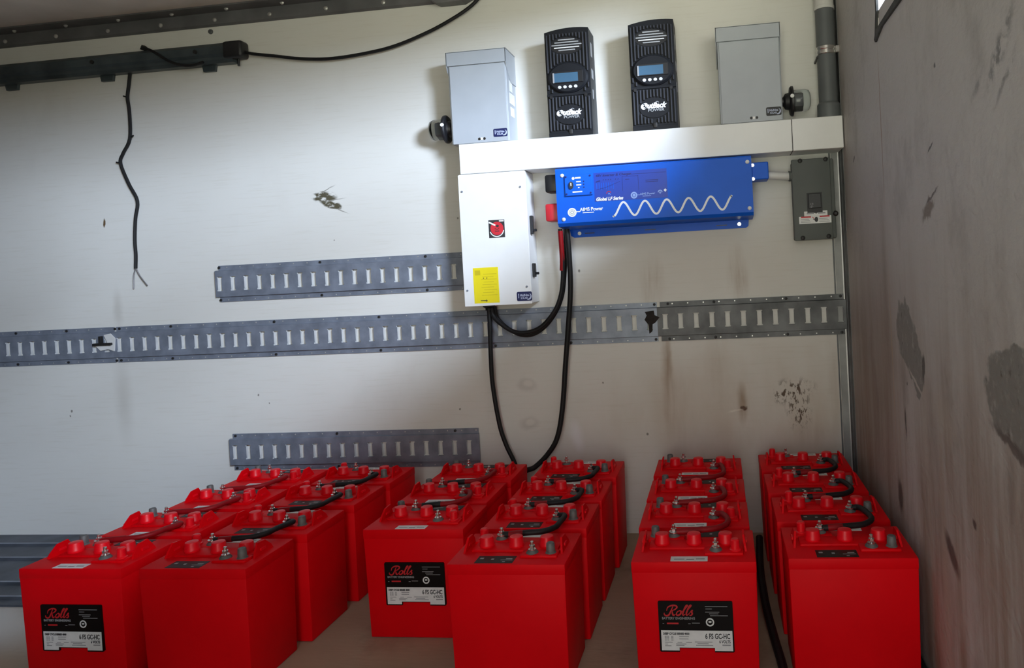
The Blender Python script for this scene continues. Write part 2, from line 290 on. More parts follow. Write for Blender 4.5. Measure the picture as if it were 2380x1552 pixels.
# ------------------------------------------------------------------ mesh builder
class MB:
    def __init__(self): self.v = []; self.f = []; self.mi = []; self.mats = []
    def _m(self, mt):
        if mt not in self.mats: self.mats.append(mt)
        return self.mats.index(mt)
    def add(self, verts, faces, mt):
        o = len(self.v); self.v += [tuple(x) for x in verts]; k = self._m(mt)
        for f in faces: self.f.append(tuple(i + o for i in f)); self.mi.append(k)
    def addbm(self, bm, mt, mtx=None):
        bm.verts.ensure_lookup_table(); bm.verts.index_update()
        vs = [(mtx @ v.co) if mtx else v.co.copy() for v in bm.verts]
        self.add(vs, [[v.index for v in f.verts] for f in bm.faces], mt); bm.free()
    def box(self, lo, hi, mt, bev=0.0, seg=2, taper=0.0):
        bm = bmesh.new(); bmesh.ops.create_cube(bm, size=1.0)
        for v in bm.verts:
            v.co = Vector([(lo[i] + hi[i]) / 2 + v.co[i] * (hi[i] - lo[i]) for i in range(3)])
            if taper and v.co.z < (lo[2] + hi[2]) / 2:
                v.co.x += taper if v.co.x < (lo[0] + hi[0]) / 2 else -taper
                v.co.y += taper if v.co.y < (lo[1] + hi[1]) / 2 else -taper
        if bev: bmesh.ops.bevel(bm, geom=bm.edges[:], offset=bev, segments=seg, profile=0.5, affect='EDGES')
        self.addbm(bm, mt)
    def lathe(self, prof, mt, mtx=None, seg=24):
        vs, fs = [], []
        n = len(prof)
        for k in range(seg):
            a_ = 2 * PI * k / seg
            for (r, z) in prof: vs.append(Vector((r * math.cos(a_), r * math.sin(a_), z)))
        for k in range(seg):
            k2 = (k + 1) % seg
            for j in range(n - 1): fs.append((k * n + j, k2 * n + j, k2 * n + j + 1, k * n + j + 1))
        if prof[0][0] > 1e-6: fs.append(tuple(k * n for k in reversed(range(seg))))
        if prof[-1][0] > 1e-6: fs.append(tuple(k * n + n - 1 for k in range(seg)))
        if mtx: vs = [mtx @ v for v in vs]
        self.add(vs, fs, mt)
    def cyl(self, p0, p1, r, mt, seg=18, r1=None):
        p0, p1 = Vector(p0), Vector(p1); d = p1 - p0
        mx = Matrix.Translation(p0) @ d.to_track_quat('Z', 'Y').to_matrix().to_4x4()
        self.lathe([(r, 0), (r if r1 is None else r1, d.length)], mt, mx, seg)
    def prism(self, poly, axis, a, b, mt):
        """poly: 2D points; axis 'x','y','z' extrude from a to b"""
        def P(p, t): return {'x': (t, p[0], p[1]), 'y': (p[0], t, p[1]), 'z': (p[0], p[1], t)}[axis]
        n = len(poly); vs = [P(p, a) for p in poly] + [P(p, b) for p in poly]
        fs = [tuple(range(n)), tuple(reversed(range(n, 2 * n)))]
        fs += [(i, i + n, (i + 1) % n + n, (i + 1) % n) for i in range(n)]
        self.add(vs, fs, mt)
    def tube(self, pts, r, mt, seg=10, sub=8, cap=True):
        P = smooth(pts, sub) if sub else [Vector(p) for p in pts]
        vs, fs = [], []; up = Vector((0.13, 0.31, 0.94)); N = len(P)
        rr = r if callable(r) else (lambda t: r)
        side = None
        for i, p in enumerate(P):
            t = (P[min(i + 1, N - 1)] - P[max(i - 1, 0)]).normalized()
            if side is None: side = t.orthogonal().normalized()
            side = (side - t * side.dot(t)).normalized(); nn = t.cross(side)
            for k in range(seg):
                a_ = 2 * PI * k / seg; q = rr(i / (N - 1))
                vs.append(p + side * math.cos(a_) * q + nn * math.sin(a_) * q)
        for i in range(N - 1):
            for k in range(seg):
                k2 = (k + 1) % seg
                fs.append((i * seg + k, i * seg + k2, (i + 1) * seg + k2, (i + 1) * seg + k))
        if cap: fs.append(tuple(reversed(range(seg)))); fs.append(tuple((N - 1) * seg + k for k in range(seg)))
        self.add(vs, fs, mt)
    def disc_y(self, cx, cz, y, rx, rz, mt, depth=0.001, seg=28):
        self.prism([(cx + rx * math.cos(2 * PI * k / seg), cz + rz * math.sin(2 * PI * k / seg)) for k in range(seg)], 'y', y, y - depth, mt)
    def ring_y(self, cx, cz, y, r0, r1, mt, a0=0.0, a1=2 * PI, seg=32, depth=0.0006):
        vs, fs = [], []
        for k in range(seg + 1):
            t = a0 + (a1 - a0) * k / seg
            for (r, yy) in ((r0, y), (r1, y), (r1, y - depth), (r0, y - depth)): vs.append((cx + r * math.cos(t), yy, cz + r * math.sin(t)))
        for k in range(seg):
            for j in range(4): fs.append((k * 4 + j, k * 4 + (j + 1) % 4, k * 4 + 4 + (j + 1) % 4, k * 4 + 4 + j))
        self.add(vs, fs, mt)
    def stroke_y(self, pts, w, y, mt, depth=0.0006, sub=6):
        """flat ribbon of width w on a plane facing -y; pts (x,z)"""
        P = smooth([(p[0], 0, p[1]) for p in pts], sub) if sub else [Vector((p[0], 0, p[1])) for p in pts]
        vs, fs = [], []; N = len(P)
        for i, p in enumerate(P):
            t = (P[min(i + 1, N - 1)] - P[max(i - 1, 0)]).normalized(); n_ = Vector((-t.z, 0, t.x)) * (w / 2 if not callable(w) else w(i / (N - 1)) / 2)
            for (q, yy) in ((p + n_, y), (p - n_, y), (p - n_, y - depth), (p + n_, y - depth)): vs.append((q.x, yy, q.z))
        for i in range(N - 1):
            for j in range(4): fs.append((i * 4 + j, i * 4 + (j + 1) % 4, i * 4 + 4 + (j + 1) % 4, i * 4 + 4 + j))
        fs.append((0, 1, 2, 3)); fs.append(tuple((N - 1) * 4 + j for j in (3, 2, 1, 0)))
        self.add(vs, fs, mt)
    def text(self, s, size, mt, mtx, bold=0.0, sx=1.0, shear=0.0, align='LEFT', depth=0.0003):
        cu = bpy.data.curves.new('t', 'FONT'); cu.body = s; cu.size = size; cu.align_x = align; cu.offset = bold; cu.shear = shear
        cu.extrude = depth; cu.resolution_u = 3
        to = bpy.data.objects.new('t', cu); COL.objects.link(to); bpy.context.view_layer.update()
        me = bpy.data.meshes.new_from_object(to.evaluated_get(bpy.context.evaluated_depsgraph_get()))
        bpy.data.objects.remove(to); bpy.data.curves.remove(cu)
        k = mtx @ Matrix.Diagonal((sx, 1, 1, 1))
        self.add([k @ v.co for v in me.vertices], [tuple(p.vertices) for p in me.polygons], mt); bpy.data.meshes.remove(me)
    def ytext(self, s, x, z, y, size, mt, **kw):
        self.text(s, size, mt, Matrix.Translation((x, y, z)) @ Matrix.Rotation(PI / 2, 4, 'X') @ Matrix.Rotation(kw.pop('rot', 0), 4, 'Z'), **kw)
    def build(self, name, parent=None, smooth_angle=35):
        me = bpy.data.meshes.new(name); me.from_pydata(self.v, [], self.f)
        for k in self.mats: me.materials.append(M[k])
        me.polygons.foreach_set('material_index', self.mi)
        bm = bmesh.new(); bm.from_mesh(me); bmesh.ops.recalc_face_normals(bm, faces=bm.faces); bm.to_mesh(me); bm.free()
        if smooth_angle:
            me.polygons.foreach_set('use_smooth', [True] * len(me.polygons)); me.set_sharp_from_angle(angle=math.radians(smooth_angle))
        me.update()
        o = bpy.data.objects.new(name, me); COL.objects.link(o)
        if parent: o.parent = parent
        return o

def smooth(pts, sub):
    P = [Vector(p) for p in pts]
    if len(P) < 3: return P
    E = [P[0] * 2 - P[1]] + P + [P[-1] * 2 - P[-2]]; out = []
    for i in range(1, len(E) - 2):
        p0, p1, p2, p3 = E[i - 1:i + 3]
        for k in range(sub):
            t = k / sub
            out.append(0.5 * ((2 * p1) + (p2 - p0) * t + (2 * p0 - 5 * p1 + 4 * p2 - p3) * t * t + (3 * p1 - p0 - 3 * p2 + p3) * t ** 3))
    out.append(P[-1]); return out

def tag(o, label, cat, group=None):
    o['label'] = label; o['category'] = cat
    if group: o['group'] = group
    return o
def thing(name, loc, label, cat, group=None):
    o = bpy.data.objects.new(name, None); o.empty_display_size = 0.05; COL.objects.link(o); o.location = loc
    return tag(o, label, cat, group)
def struct(o): o['kind'] = 'structure'; return o
def copy_tree(o, parent=None):
    c = o.copy(); COL.objects.link(c)
    if parent: c.parent = parent
    for ch in list(o.children): copy_tree(ch, c)
    return c
bpy.context.view_layer.update()

# ------------------------------------------------------------------ the setting
XR, CEIL, YF, XL, YE = 3.02, 1.862, -3.10, -1.6, -1.47
b = MB(); b.box((XL, 0, -0.02), (XR + 0.06, 0.05, CEIL), 'wall'); struct(b.build('wall_back', smooth_angle=0))
# right wall, open above a sill from close to the back corner towards the camera
WY, WZ, WT_ = -0.612, 1.400, CEIL - .035
b = MB()
x0, x1 = XR, XR + 0.05
for q in ([(0, -.02), (WY, -.02), (WY, CEIL), (0, CEIL)], [(WY, -.02), (YF, -.02), (YF, WZ), (WY, WZ)], [(WY, WT_), (YF, WT_), (YF, CEIL), (WY, CEIL)]):
    b.prism(q, 'x', x0, x1, 'rwall')
struct(b.build('wall_right', smooth_angle=0))
b = MB(); b.box((XR + .002, YF, WZ + .001), (XR + .045, WY + .0, WZ + .046), 'rwall'); win = struct(b.build('window_1', smooth_angle=0))
b = MB()
pts = [(WY + .030, WZ - .012), (WY + .022, WZ - .020), (WY - .05, WZ - .006), (WY - .20, WZ - .009), (WY - .5, WZ - .006), (YF, WZ - .007), (YF, WZ + .006), (WY - .4, WZ + .004), (WY - .18, WZ + .007), (WY - .04, WZ + .005), (WY + .012, WZ + .004)]
b.prism(pts, 'x', XR - .005, XR + .001, 'torn')
b.prism([(WY + .030, WZ - .014), (WY + .016, WZ - .014), (WY - .004, WZ + .040), (WY - .006, WT_), (WY + .004, WT_), (WY + .008, WZ + .045), (WY + .014, WZ + .03)], 'x', XR - .004, XR + .001, 'torn')
b.build('gasket', win, 0)
b = MB(); b.box((XL, YF - .3, -0.03), (XR + 0.05, 0, 0), 'floor'); struct(b.build('floor', smooth_angle=0))
b = MB(); b.box((XL, YF, CEIL), (XR + 0.06, 0.05, CEIL + .05), 'ceiling'); struct(b.build('ceiling', smooth_angle=0))
b = MB(); b.box((XL - .05, YF, -0.02), (XL, 0.05, CEIL), 'liner'); struct(b.build('wall_left', smooth_angle=0))
b = MB(); b.box((XL, YF - .05, -0.02), (2.0, YF, CEIL), 'liner'); struct(b.build('wall_front', smooth_angle=0))

b = MB(); b.box((XR + .001, YF - 1.0, 0.0), (XR + .045, YF - .06, CEIL - .02), 'liner'); struct(b.build('sun_blocker_1', smooth_angle=0))  # unseen leaf, added to block sun through the front opening

# ceiling angle trim with two rows of rivets
b = MB(); b.prism([(0, 1.806), (-.004, 1.806), (-.010, 1.812), (-.010, 1.852), (-.05, 1.857), (-.05, CEIL), (0, CEIL)], 'x', XL + .001, XR - .001, 'trim')
o = struct(b.build('trim_1', smooth_angle=0))
for k in range(15):
    r = MB(); x = 0.075 + .2085 * (k - 4)
    r.lathe([(0.0075, 0), (0.0070, 0.003), (0.003, 0.005), (0, 0.0052)], 'alu', Matrix.Translation((x, -.010, 1.826)) @ Matrix.Rotation(PI / 2, 4, 'X'), 12); r.build('rivet', o)
    r = MB(); r.lathe([(0.0075, 0), (0.0070, 0.003), (0.003, 0.005), (0, 0.0052)], 'alu', Matrix.Translation((x + .06, -.028, 1.8543)) @ Matrix.Rotation(PI * .54, 4, 'X'), 12); r.build('rivet', o)
# corner angle in the back right corner
b = MB()
b.prism([(2.990, 0), (2.990, -.0025), (3.010, -.0025), (3.010, 0)], 'z', 0.0, CEIL - .01, 'corner_metal')
b.prism([(3.010, 0), (3.010, -.006), (3.0135, -.006), (3.0135, 0)], 'z', 0.0, CEIL - .01, 'alu')
b.prism([(3.0135, 0), (3.0135, -.0025), (3.017, -.020), (3.02, -.020), (3.02, 0)], 'z', 0.0, CEIL - .01, 'galv_dark')
b.prism([(2.9835, 0), (2.9835, -.0012), (2.9885, -.0012), (2.9885, 0)], 'z', 0.0, CEIL - .01, 'galv_dark')
b.prism([(3.0185, -.020), (3.0185, -.060), (3.02, -.060), (3.02, -.020)], 'z', 0.0, CEIL - .01, 'galv_dark')  # dark leg added on the right wall; corner shade put into its colour
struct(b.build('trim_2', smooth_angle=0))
# ribbed dark floor plate on the left
b = MB(); prof = [(0, 0), (0, .006)]
y = 0.0
rib_y = [-.100, -.222, -.405, -.500]
for ry in rib_y: prof += [(ry + .010, .006), (ry + .004, .013), (ry - .004, .013), (ry - .010, .006)]
prof += [(-.540, .006), (-.540, 0)]
b.prism(prof, 'x', XL + .001, 0.985, 'plate_steel')
for ry in rib_y: b.box((XL + .001, ry - .0042, .0128), (.985, ry + .0042, .0134), 'galv')
tag(b.build('ribbed_floor_plate', smooth_angle=0), 'dark ribbed metal floor plate along the foot of the back wall at the far left', 'floor plate')
# lone bolt head under the ceiling trim
b = MB(); b.lathe([(0.009, 0), (0.008, 0.004), (0.004, 0.006), (0, 0.006)], 'galv_dark', Matrix.Translation((0.884, 0, 1.790)) @ Matrix.Rotation(PI / 2, 4, 'X'), 12)
tag(b.build('wall_bolt'), 'small dull bolt head alone on the wall between ceiling trim and dark channel', 'bolt')

# ------------------------------------------------------------------ E-type logistic tracks
def etrack(x0, n, zc, label, cut0=0.0, cut1=0.0, first_at=None, screws=(), joint=False, bad=(), dark=False):
    """n slots at 50.8 mm from x = x0 (centre of first slot)"""
    mt = 'galv_dark' if dark else 'galv'
    p, h, zb = 0.0508, 0.011, 0.046
    xs0, xs1 = x0 - p / 2 - cut0, x0 + (n - 1) * p + p / 2 + cut1
    th = thing('cargo_track', (xs0, 0, zc), label, 'cargo track')
    b = MB()
    X = lambda x: x - xs0
    wN, wE, sN, sE = .0076, .0098, .0205, .0255
    zz = [-zb, -sE, -sN, sN, sE, zb]
    def q(xa, xb, za, zb_): b.add([(X(xa), -h, za), (X(xb), -h, za), (X(xb), -h, zb_), (X(xa), -h, zb_)], [(0, 1, 2, 3)], mt)
    for k in range(n):
        c = x0 + k * p
        L = c - p / 2 if k else xs0
        R = c + p / 2 if k < n - 1 else xs1
        xx = [L, c - wE, c - wN, c + wN, c + wE, R]
        op = {(2, 1), (2, 2), (2, 3), (1, 1), (3, 1), (1, 3), (3, 3)}
        if k in bad: op = set()
        for i in range(5):
            for j in range(5):
                if (i, j) not in op: q(xx[i], xx[i + 1], zz[j], zz[j + 1])
                else:
                    for (di, dj) in ((1, 0), (-1, 0), (0, 1), (0, -1)):
                        if (i + di, j + dj) in op: continue
                        if di: xe = xx[i + 1] if di > 0 else xx[i]; vs = [(X(xe), -h, zz[j]), (X(xe), -h, zz[j + 1]), (X(xe), -.0015, zz[j + 1]), (X(xe), -.0015, zz[j])]
                        else: ze = zz[j + 1] if dj > 0 else zz[j]; vs = [(X(xx[i]), -h, ze), (X(xx[i + 1]), -h, ze), (X(xx[i + 1]), -.0015, ze), (X(xx[i]), -.0015, ze)]
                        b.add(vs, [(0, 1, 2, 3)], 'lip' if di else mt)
    W_ = xs1 - xs0
    for s in (1, -1):                           # web and screwed flange, above and below
        a0, a1 = (0, W_)
        b.add([(a0, -h, s * zb), (a1, -h, s * zb), (a1, -.0035, s * (zb + .0020)), (a0, -.0035, s * (zb + .0020))], [(0, 1, 2, 3)], mt)
        f0, f1 = (.010, W_ - (.004 if cut1 else 0))
        b.box((f0, -.0035, min(s * (zb + .001), s * .0645)), (f1, 0.0, max(s * (zb + .001), s * .0645)), mt)
        for k in range(n):
            xd = X(x0 + k * p + p / 2)
            if xd < W_ - .01: b.disc_y(xd, s * .0578, -.0033, .0022, .0022, 'alu', .0006, 8)
    for xe in (0.0, W_): b.add([(xe, -h, -zb), (xe, -h, zb), (xe, -h + .0022, zb), (xe, -h + .0022, -zb)], [(0, 1, 2, 3)], mt)
    b.build('rail', th, 0)
    for xs in screws:
        for s in (1, -1):
            r = MB(); r.lathe([(0.0048, 0), (0.0045, 0.0025), (0.0015, 0.0035), (0, 0.0035)], 'screw', Matrix.Translation((X(xs), -.0035, s * .0575)) @ Matrix.Rotation(PI / 2, 4, 'X'), 10); r.build('screw', th)
    return th
p_ = .0508
etrack(p_ * -12, 21, .70, 'long slotted steel cargo track on the back wall, left end piece running out of frame', screws=(-.30, .03, .24, .437))
etrack(p_ * 9, 39, .70, 'longest slotted steel cargo track, middle of the wall, crossed by hanging black cables', screws=(.455, .66, 1.06, 1.45, 1.86, 2.12, 2.405))
etrack(p_ * 48, 12, .70, 'weathered slotted steel cargo track ending at the right corner under the grey breaker box', cut1=-.006, screws=(2.45, 2.60, 2.83, 3.0), dark=True)
etrack(.866, 20, .90, 'short slotted steel cargo track running behind the white panel box', cut0=-.008, screws=(.862, 1.245, 1.63))
etrack(.885, 18, .300, 'short slotted steel cargo track low on the wall behind the batteries', cut0=-.004, cut1=.012, screws=(.885, 1.27, 1.70))
# fitting jammed in the left track
th = thing('track_fitting', (0.405, -.0155, .712), 'broken dark fitting with white scrap jammed in the left cargo track', 'fitting')
b = MB(); b.box((-.045, -.010, -.012), (.030, .0035, -.003), 'screw', .002); b.box((-.020, -.008, -.003), (-.010, .0035, .022), 'screw', .001); b.build('bracket', th)
b = MB(); b.prism([(-.038, -.014), (-.020, -.031), (.012, -.026), (.034, -.034), (.040, .012), (.022, .030), (-.004, .026), (.010, -.004)], 'y', .0035, -.001, 'pvc_white'); b.build('scrap', th, 0)
# burnt hole in the middle track
b = MB(); b.prism([(-.018, .030), (.012, .033), (.014, .018), (.030, .010), (.016, -.006), (.006, -.012), (.004, -.035), (-.006, -.042), (-.008, -.012), (-.020, .004), (-.012, .018)], 'y', 0, -.0012, 'rust')
o = b.build('burn_mark', None, 0); o.location = (2.391, -.0111, .705)
tag(o, 'black sooty burn patch over one slot of the long middle cargo track', 'burn mark')

# ------------------------------------------------------------------ dark channel high on the left wall
th = thing('light_channel', (XL + .3, 0, 1.70), 'long dark steel channel high on the left wall with black end cap', 'channel')
L0 = 0.0; L1 = 0.985 - (XL + .3)
b = MB(); b.prism([(0, .034), (-.030, .036), (-.045, .022), (-.045, -.004), (-.036, -.012), (-.036, -.022), (-.028, -.032), (0, -.032)], 'x', L0, L1, 'channel'); b.build('channel_body', th, 20)
b = MB(); b.box((L1 - .03, -.047, -.022), (L1 + .042, 0, .037), 'black', .010, 3); b.build('end_cap', th)
b = MB(); b.cyl((L1 + .012, -.02, -.045), (L1 + .012, -.02, -.02), .004, 'black', 10); b.build('knob', th)
for xc in (.088, .476, .877):
    x = xc - (XL + .3); b = MB(); b.prism([(x - .026, -.031), (x + .026, -.031), (x + .022, -.052), (x - .022, -.052)], 'y', -.001, -.012, 'channel'); b.build('mounting_clip', th, 0)
for xc in (.065, .455, .855):
    b = MB(); b.cyl((xc - (XL + .3), -.044, .008), (xc - (XL + .3), -.0495, .008), .007, 'screw', 12); b.build('bolt', th)
b = MB(); b.tube([(.640, -.002, 1.722), (.644, -.02, 1.750), (.655, -.046, 1.742), (.70, -.053, 1.722), (.76, -.053, 1.682), (.80, -.045, 1.668), (.84, -.042, 1.665), (.88, -.042, 1.672)], .0048, 'rubber')
b.prism([(.632, 1.742), (.640, 1.757), (.652, 1.747), (.648, 1.738)], 'y', -.012, -.032, 'rubber')
tag(b.build('loose_cable'), 'short loose black cable draped over the front of the dark channel', 'cable')
th = thing('hanging_wire', (.568, -.010, 1.665), 'thin black wire hanging down the bare left wall, stripped into two strands', 'wire')
P = [(.568, 1.670), (.561, 1.63), (.552, 1.583), (.556, 1.53), (.551, 1.437), (.520, 1.385), (.508, 1.351), (.535, 1.277), (.565, 1.213), (.553, 1.15), (.545, 1.075), (.545, 1.02), (.541, .972)]
b = MB(); b.tube([(x - .568, 0, z - 1.665) for x, z in P], .0055, 'rubber', 8, 5)
for (x, z, s) in ((.552, 1.585, -1), (.507, 1.352, -1), (.556, 1.442, 1)): b.cyl((x - .568, 0, z - 1.665), (x - .568 + s * .013, -.004, z - 1.665 + .004), .0026, 'rubber', 6)
b.build('jacket', th)
for q in ([(.541, .974), (.531, .945), (.528, .900)], [(.541, .974), (.557, .942), (.583, .908)]):
    b = MB(); b.tube([(x - .568, 0, z - 1.665) for x, z in q], .0020, 'wire', 6, 4); b.build('strand', th)
# cable from channel to ceiling, and the junction fitting it enters
b = MB(); b.tube([(1.022, -.022, 1.700), (1.06, -.022, 1.690), (1.135, -.02, 1.677), (1.23, -.018, 1.660), (1.34, -.018, 1.651), (1.465, -.018, 1.658), (1.574, -.018, 1.674), (1.699, -.02, 1.711), (1.791, -.022, 1.749), (1.845, -.022, 1.779), (1.876, -.022, 1.806), (1.89, -.022, 1.83), (1.893, -.022, 1.86)], .0056, 'rubber', 10, 6)
tag(b.build('black_cable'), 'thin black cable sagging from the dark channel up to the ceiling trim', 'cable')
th = thing('bracket', (1.77, -.010, 1.80), 'dark grey bracket under the ceiling trim where the sagging cable goes up', 'bracket')
b = MB(); b.prism([(-.085, .058), (-.06, .008), (-.035, -.006), (.05, -.006), (.085, .010), (.085, .058)], 'y', .010, -.030, 'trim'); b.build('plate', th, 0)
for (xa, xb) in ((-.022, .006), (.026, .048), (.052, .068)):
    b = MB(); b.prism([(xa - .012, .058), (xa + .012, .058), (xb + .006, .004), (xb - .006, .002)], 'y', -.030, -.034, 'alu'); b.build('strap', th, 0)

# ------------------------------------------------------------------ white wireway with its right end piece
th = thing('wireway', (1.805, 0, 1.2125), 'long white square wiring trunk running across the wall below the black controllers', 'wireway')
b = MB(); b.box((0, -.10, 0), (1.0585, 0, .097), 'white', .0015, 1); b.build('duct_body', th)
b = MB(); b.box((1.0605, -.101, 0), (1.211, 0, .097), 'white', .0015, 1); b.build('end_section', th)
b = MB(); b.box((1.0580, -.0985, .001), (1.0610, -.001, .096), 'screw'); b.build('joint_seam', th)
WT = 1.3095

# ------------------------------------------------------------------ grey combiner boxes with surge arrestors
def logo_sticker(parent, x, z, y, w, h, dark):
    b = MB(); r = h * .16
    pts = []
    for (cx, cz, a0) in ((x + w - r, z + h - r, 0), (x + r, z + h - r, PI / 2), (x + r, z + r, PI), (x + w - r, z + r, 1.5 * PI)):
        for k in range(5): pts.append((cx + r * math.cos(a0 + k * PI / 8), cz + r * math.sin(a0 + k * PI / 8)))
    b.prism(pts, 'y', y, y - .0008, dark)
    o = b.build('logo_sticker', parent, 0)
    b = MB(); yy = y - .0009
    b.box((x + w * .10, yy - .0003, z + h * .32), (x + w * .15, yy, z + h * .80), 'pale_blue')
    b.ytext('MidNite', x + w * .21, z + h * .50, yy, h * .36, 'pale_blue', bold=.0002, sx=.86)
    b.ytext('SOLAR', x + w * .25, z + h * .22, yy, h * .30, 'pale_blue', bold=.0002, sx=.86)
    # crescent moon
    cx, cz, R = x + w * .76, z + h * .47, h * .36
    pts = [(cx + R * math.cos(t), cz + R * math.sin(t)) for t in [-2.0 + 3.4 * k / 16 for k in range(17)]]
    pts += [(cx - R * .28 + R * .92 * math.cos(t), cz + R * .22 + R * .92 * math.sin(t)) for t in [1.15 - 2.75 * k / 16 for k in range(17)]]
    b.prism(pts, 'y', yy, yy - .0003, 'pale_blue')
    b.build('lettering', o, 0)
    return o
def arrestor(name, loc, sgn, label, turn=0.0):
    th = thing(name, loc, label, 'surge arrestor')
    rot = Matrix.Rotation(sgn * PI / 2, 4, 'Y')
    b = MB(); b.lathe([(.014, 0), (.014, .006), (.024, .012), (.027, .024), (.042, .026), (.046, .030), (.046, .036), (.034, .038)], 'black', rot, 28); b.build('flange', th)
    b = MB(); b.lathe([(.032, .036), (.034, .040), (.034, .074), (.030, .084), (.022, .088), (0, .089)], 'clear', rot, 28); b.build('clear_dome', th, 50)
    b = MB(); b.box((-.024 if sgn < 0 else .038, -.016, -.018), (-.038 if sgn < 0 else .066, .016, .016), 'black', .003) if False else b.box((min(sgn * .037, sgn * .066), -.017, -.019), (max(sgn * .037, sgn * .066), .017, .017), 'galv_dark', .003)
    b.build('module', th)
    b = MB(); b.cyl((sgn * .030, -.045, .006), (sgn * .030, -.0485, .0065), .006, 'white', 12); b.build('indicator', th)
    return th
def combiner(x0, w, label, sticker, dx=0.0):
    z0 = WT + .0005; H = .296
    th = thing('combiner_box', (x0, 0, z0), label, 'electrical box', None)
    b = MB(); b.box((0, -.098, 0), (w, 0, H - .004), 'grey_box', .002, 1); b.build('body', th)
    b = MB(); b.box((.005, -.1015, .0), (w - .003, -.098, H - .045), 'grey_box', .001, 1); b.build('cover', th)
    b = MB()                                     # overlapping hood with raked sides
    b.box((-.004, -.1045, H - .044), (w + .003, -.1015, H), 'grey_box', .0008, 1)
    b.box((-.004, -.1045, H - .002), (w + .003, 0, H), 'grey_box')
    for xa, xb in ((-.004, -.0015), (w + .0005, w + .003)):
        b.prism([(-.1045, H), (-.1045, H - .044), (-.096, H - .062), (-.058, H - .098), (-.054, H - .10), (0, H - .10), (0, H)], 'x', xa, xb, 'grey_box')
    b.build('hood', th, 0)
    for (dx_, mt) in ((.094, 'screw'), (.102, 'white'), (.111, 'screw')):
        b = MB(); b.cyl((dx_, -.1012, .012), (dx_, -.1028, .012), .0042, mt, 12); b.build('screw', th)
    logo_sticker(th, w * .735, .0145, -.1017, .046, .026, sticker)
    b = MB()
    for (ya, yb, za, zb) in ((-.070, -.040, .165, .200), (-.075, -.020, .125, .160), (-.070, -.030, .085, .115)):
        b.box((w, ya, za), (w + .0006, yb, zb), 'paper')
    b.build('side_sticker_glint', th, 0)
    return th
combiner(1.783, .193, 'light grey electrical box standing on the left end of the white trunk', 'navy')
combiner(2.650, .190, 'grey electrical box on the white trunk nearest the corner pipe', 'ink')
arrestor('surge_arrestor', (1.7825, -.052, 1.371), -1, 'clear domed surge arrestor with black flange on the left side of the left grey box')
arrestor('surge_arrestor', (2.8405, -.052, 1.374), 1, 'clear domed surge arrestor between the right grey box and the corner pipe')

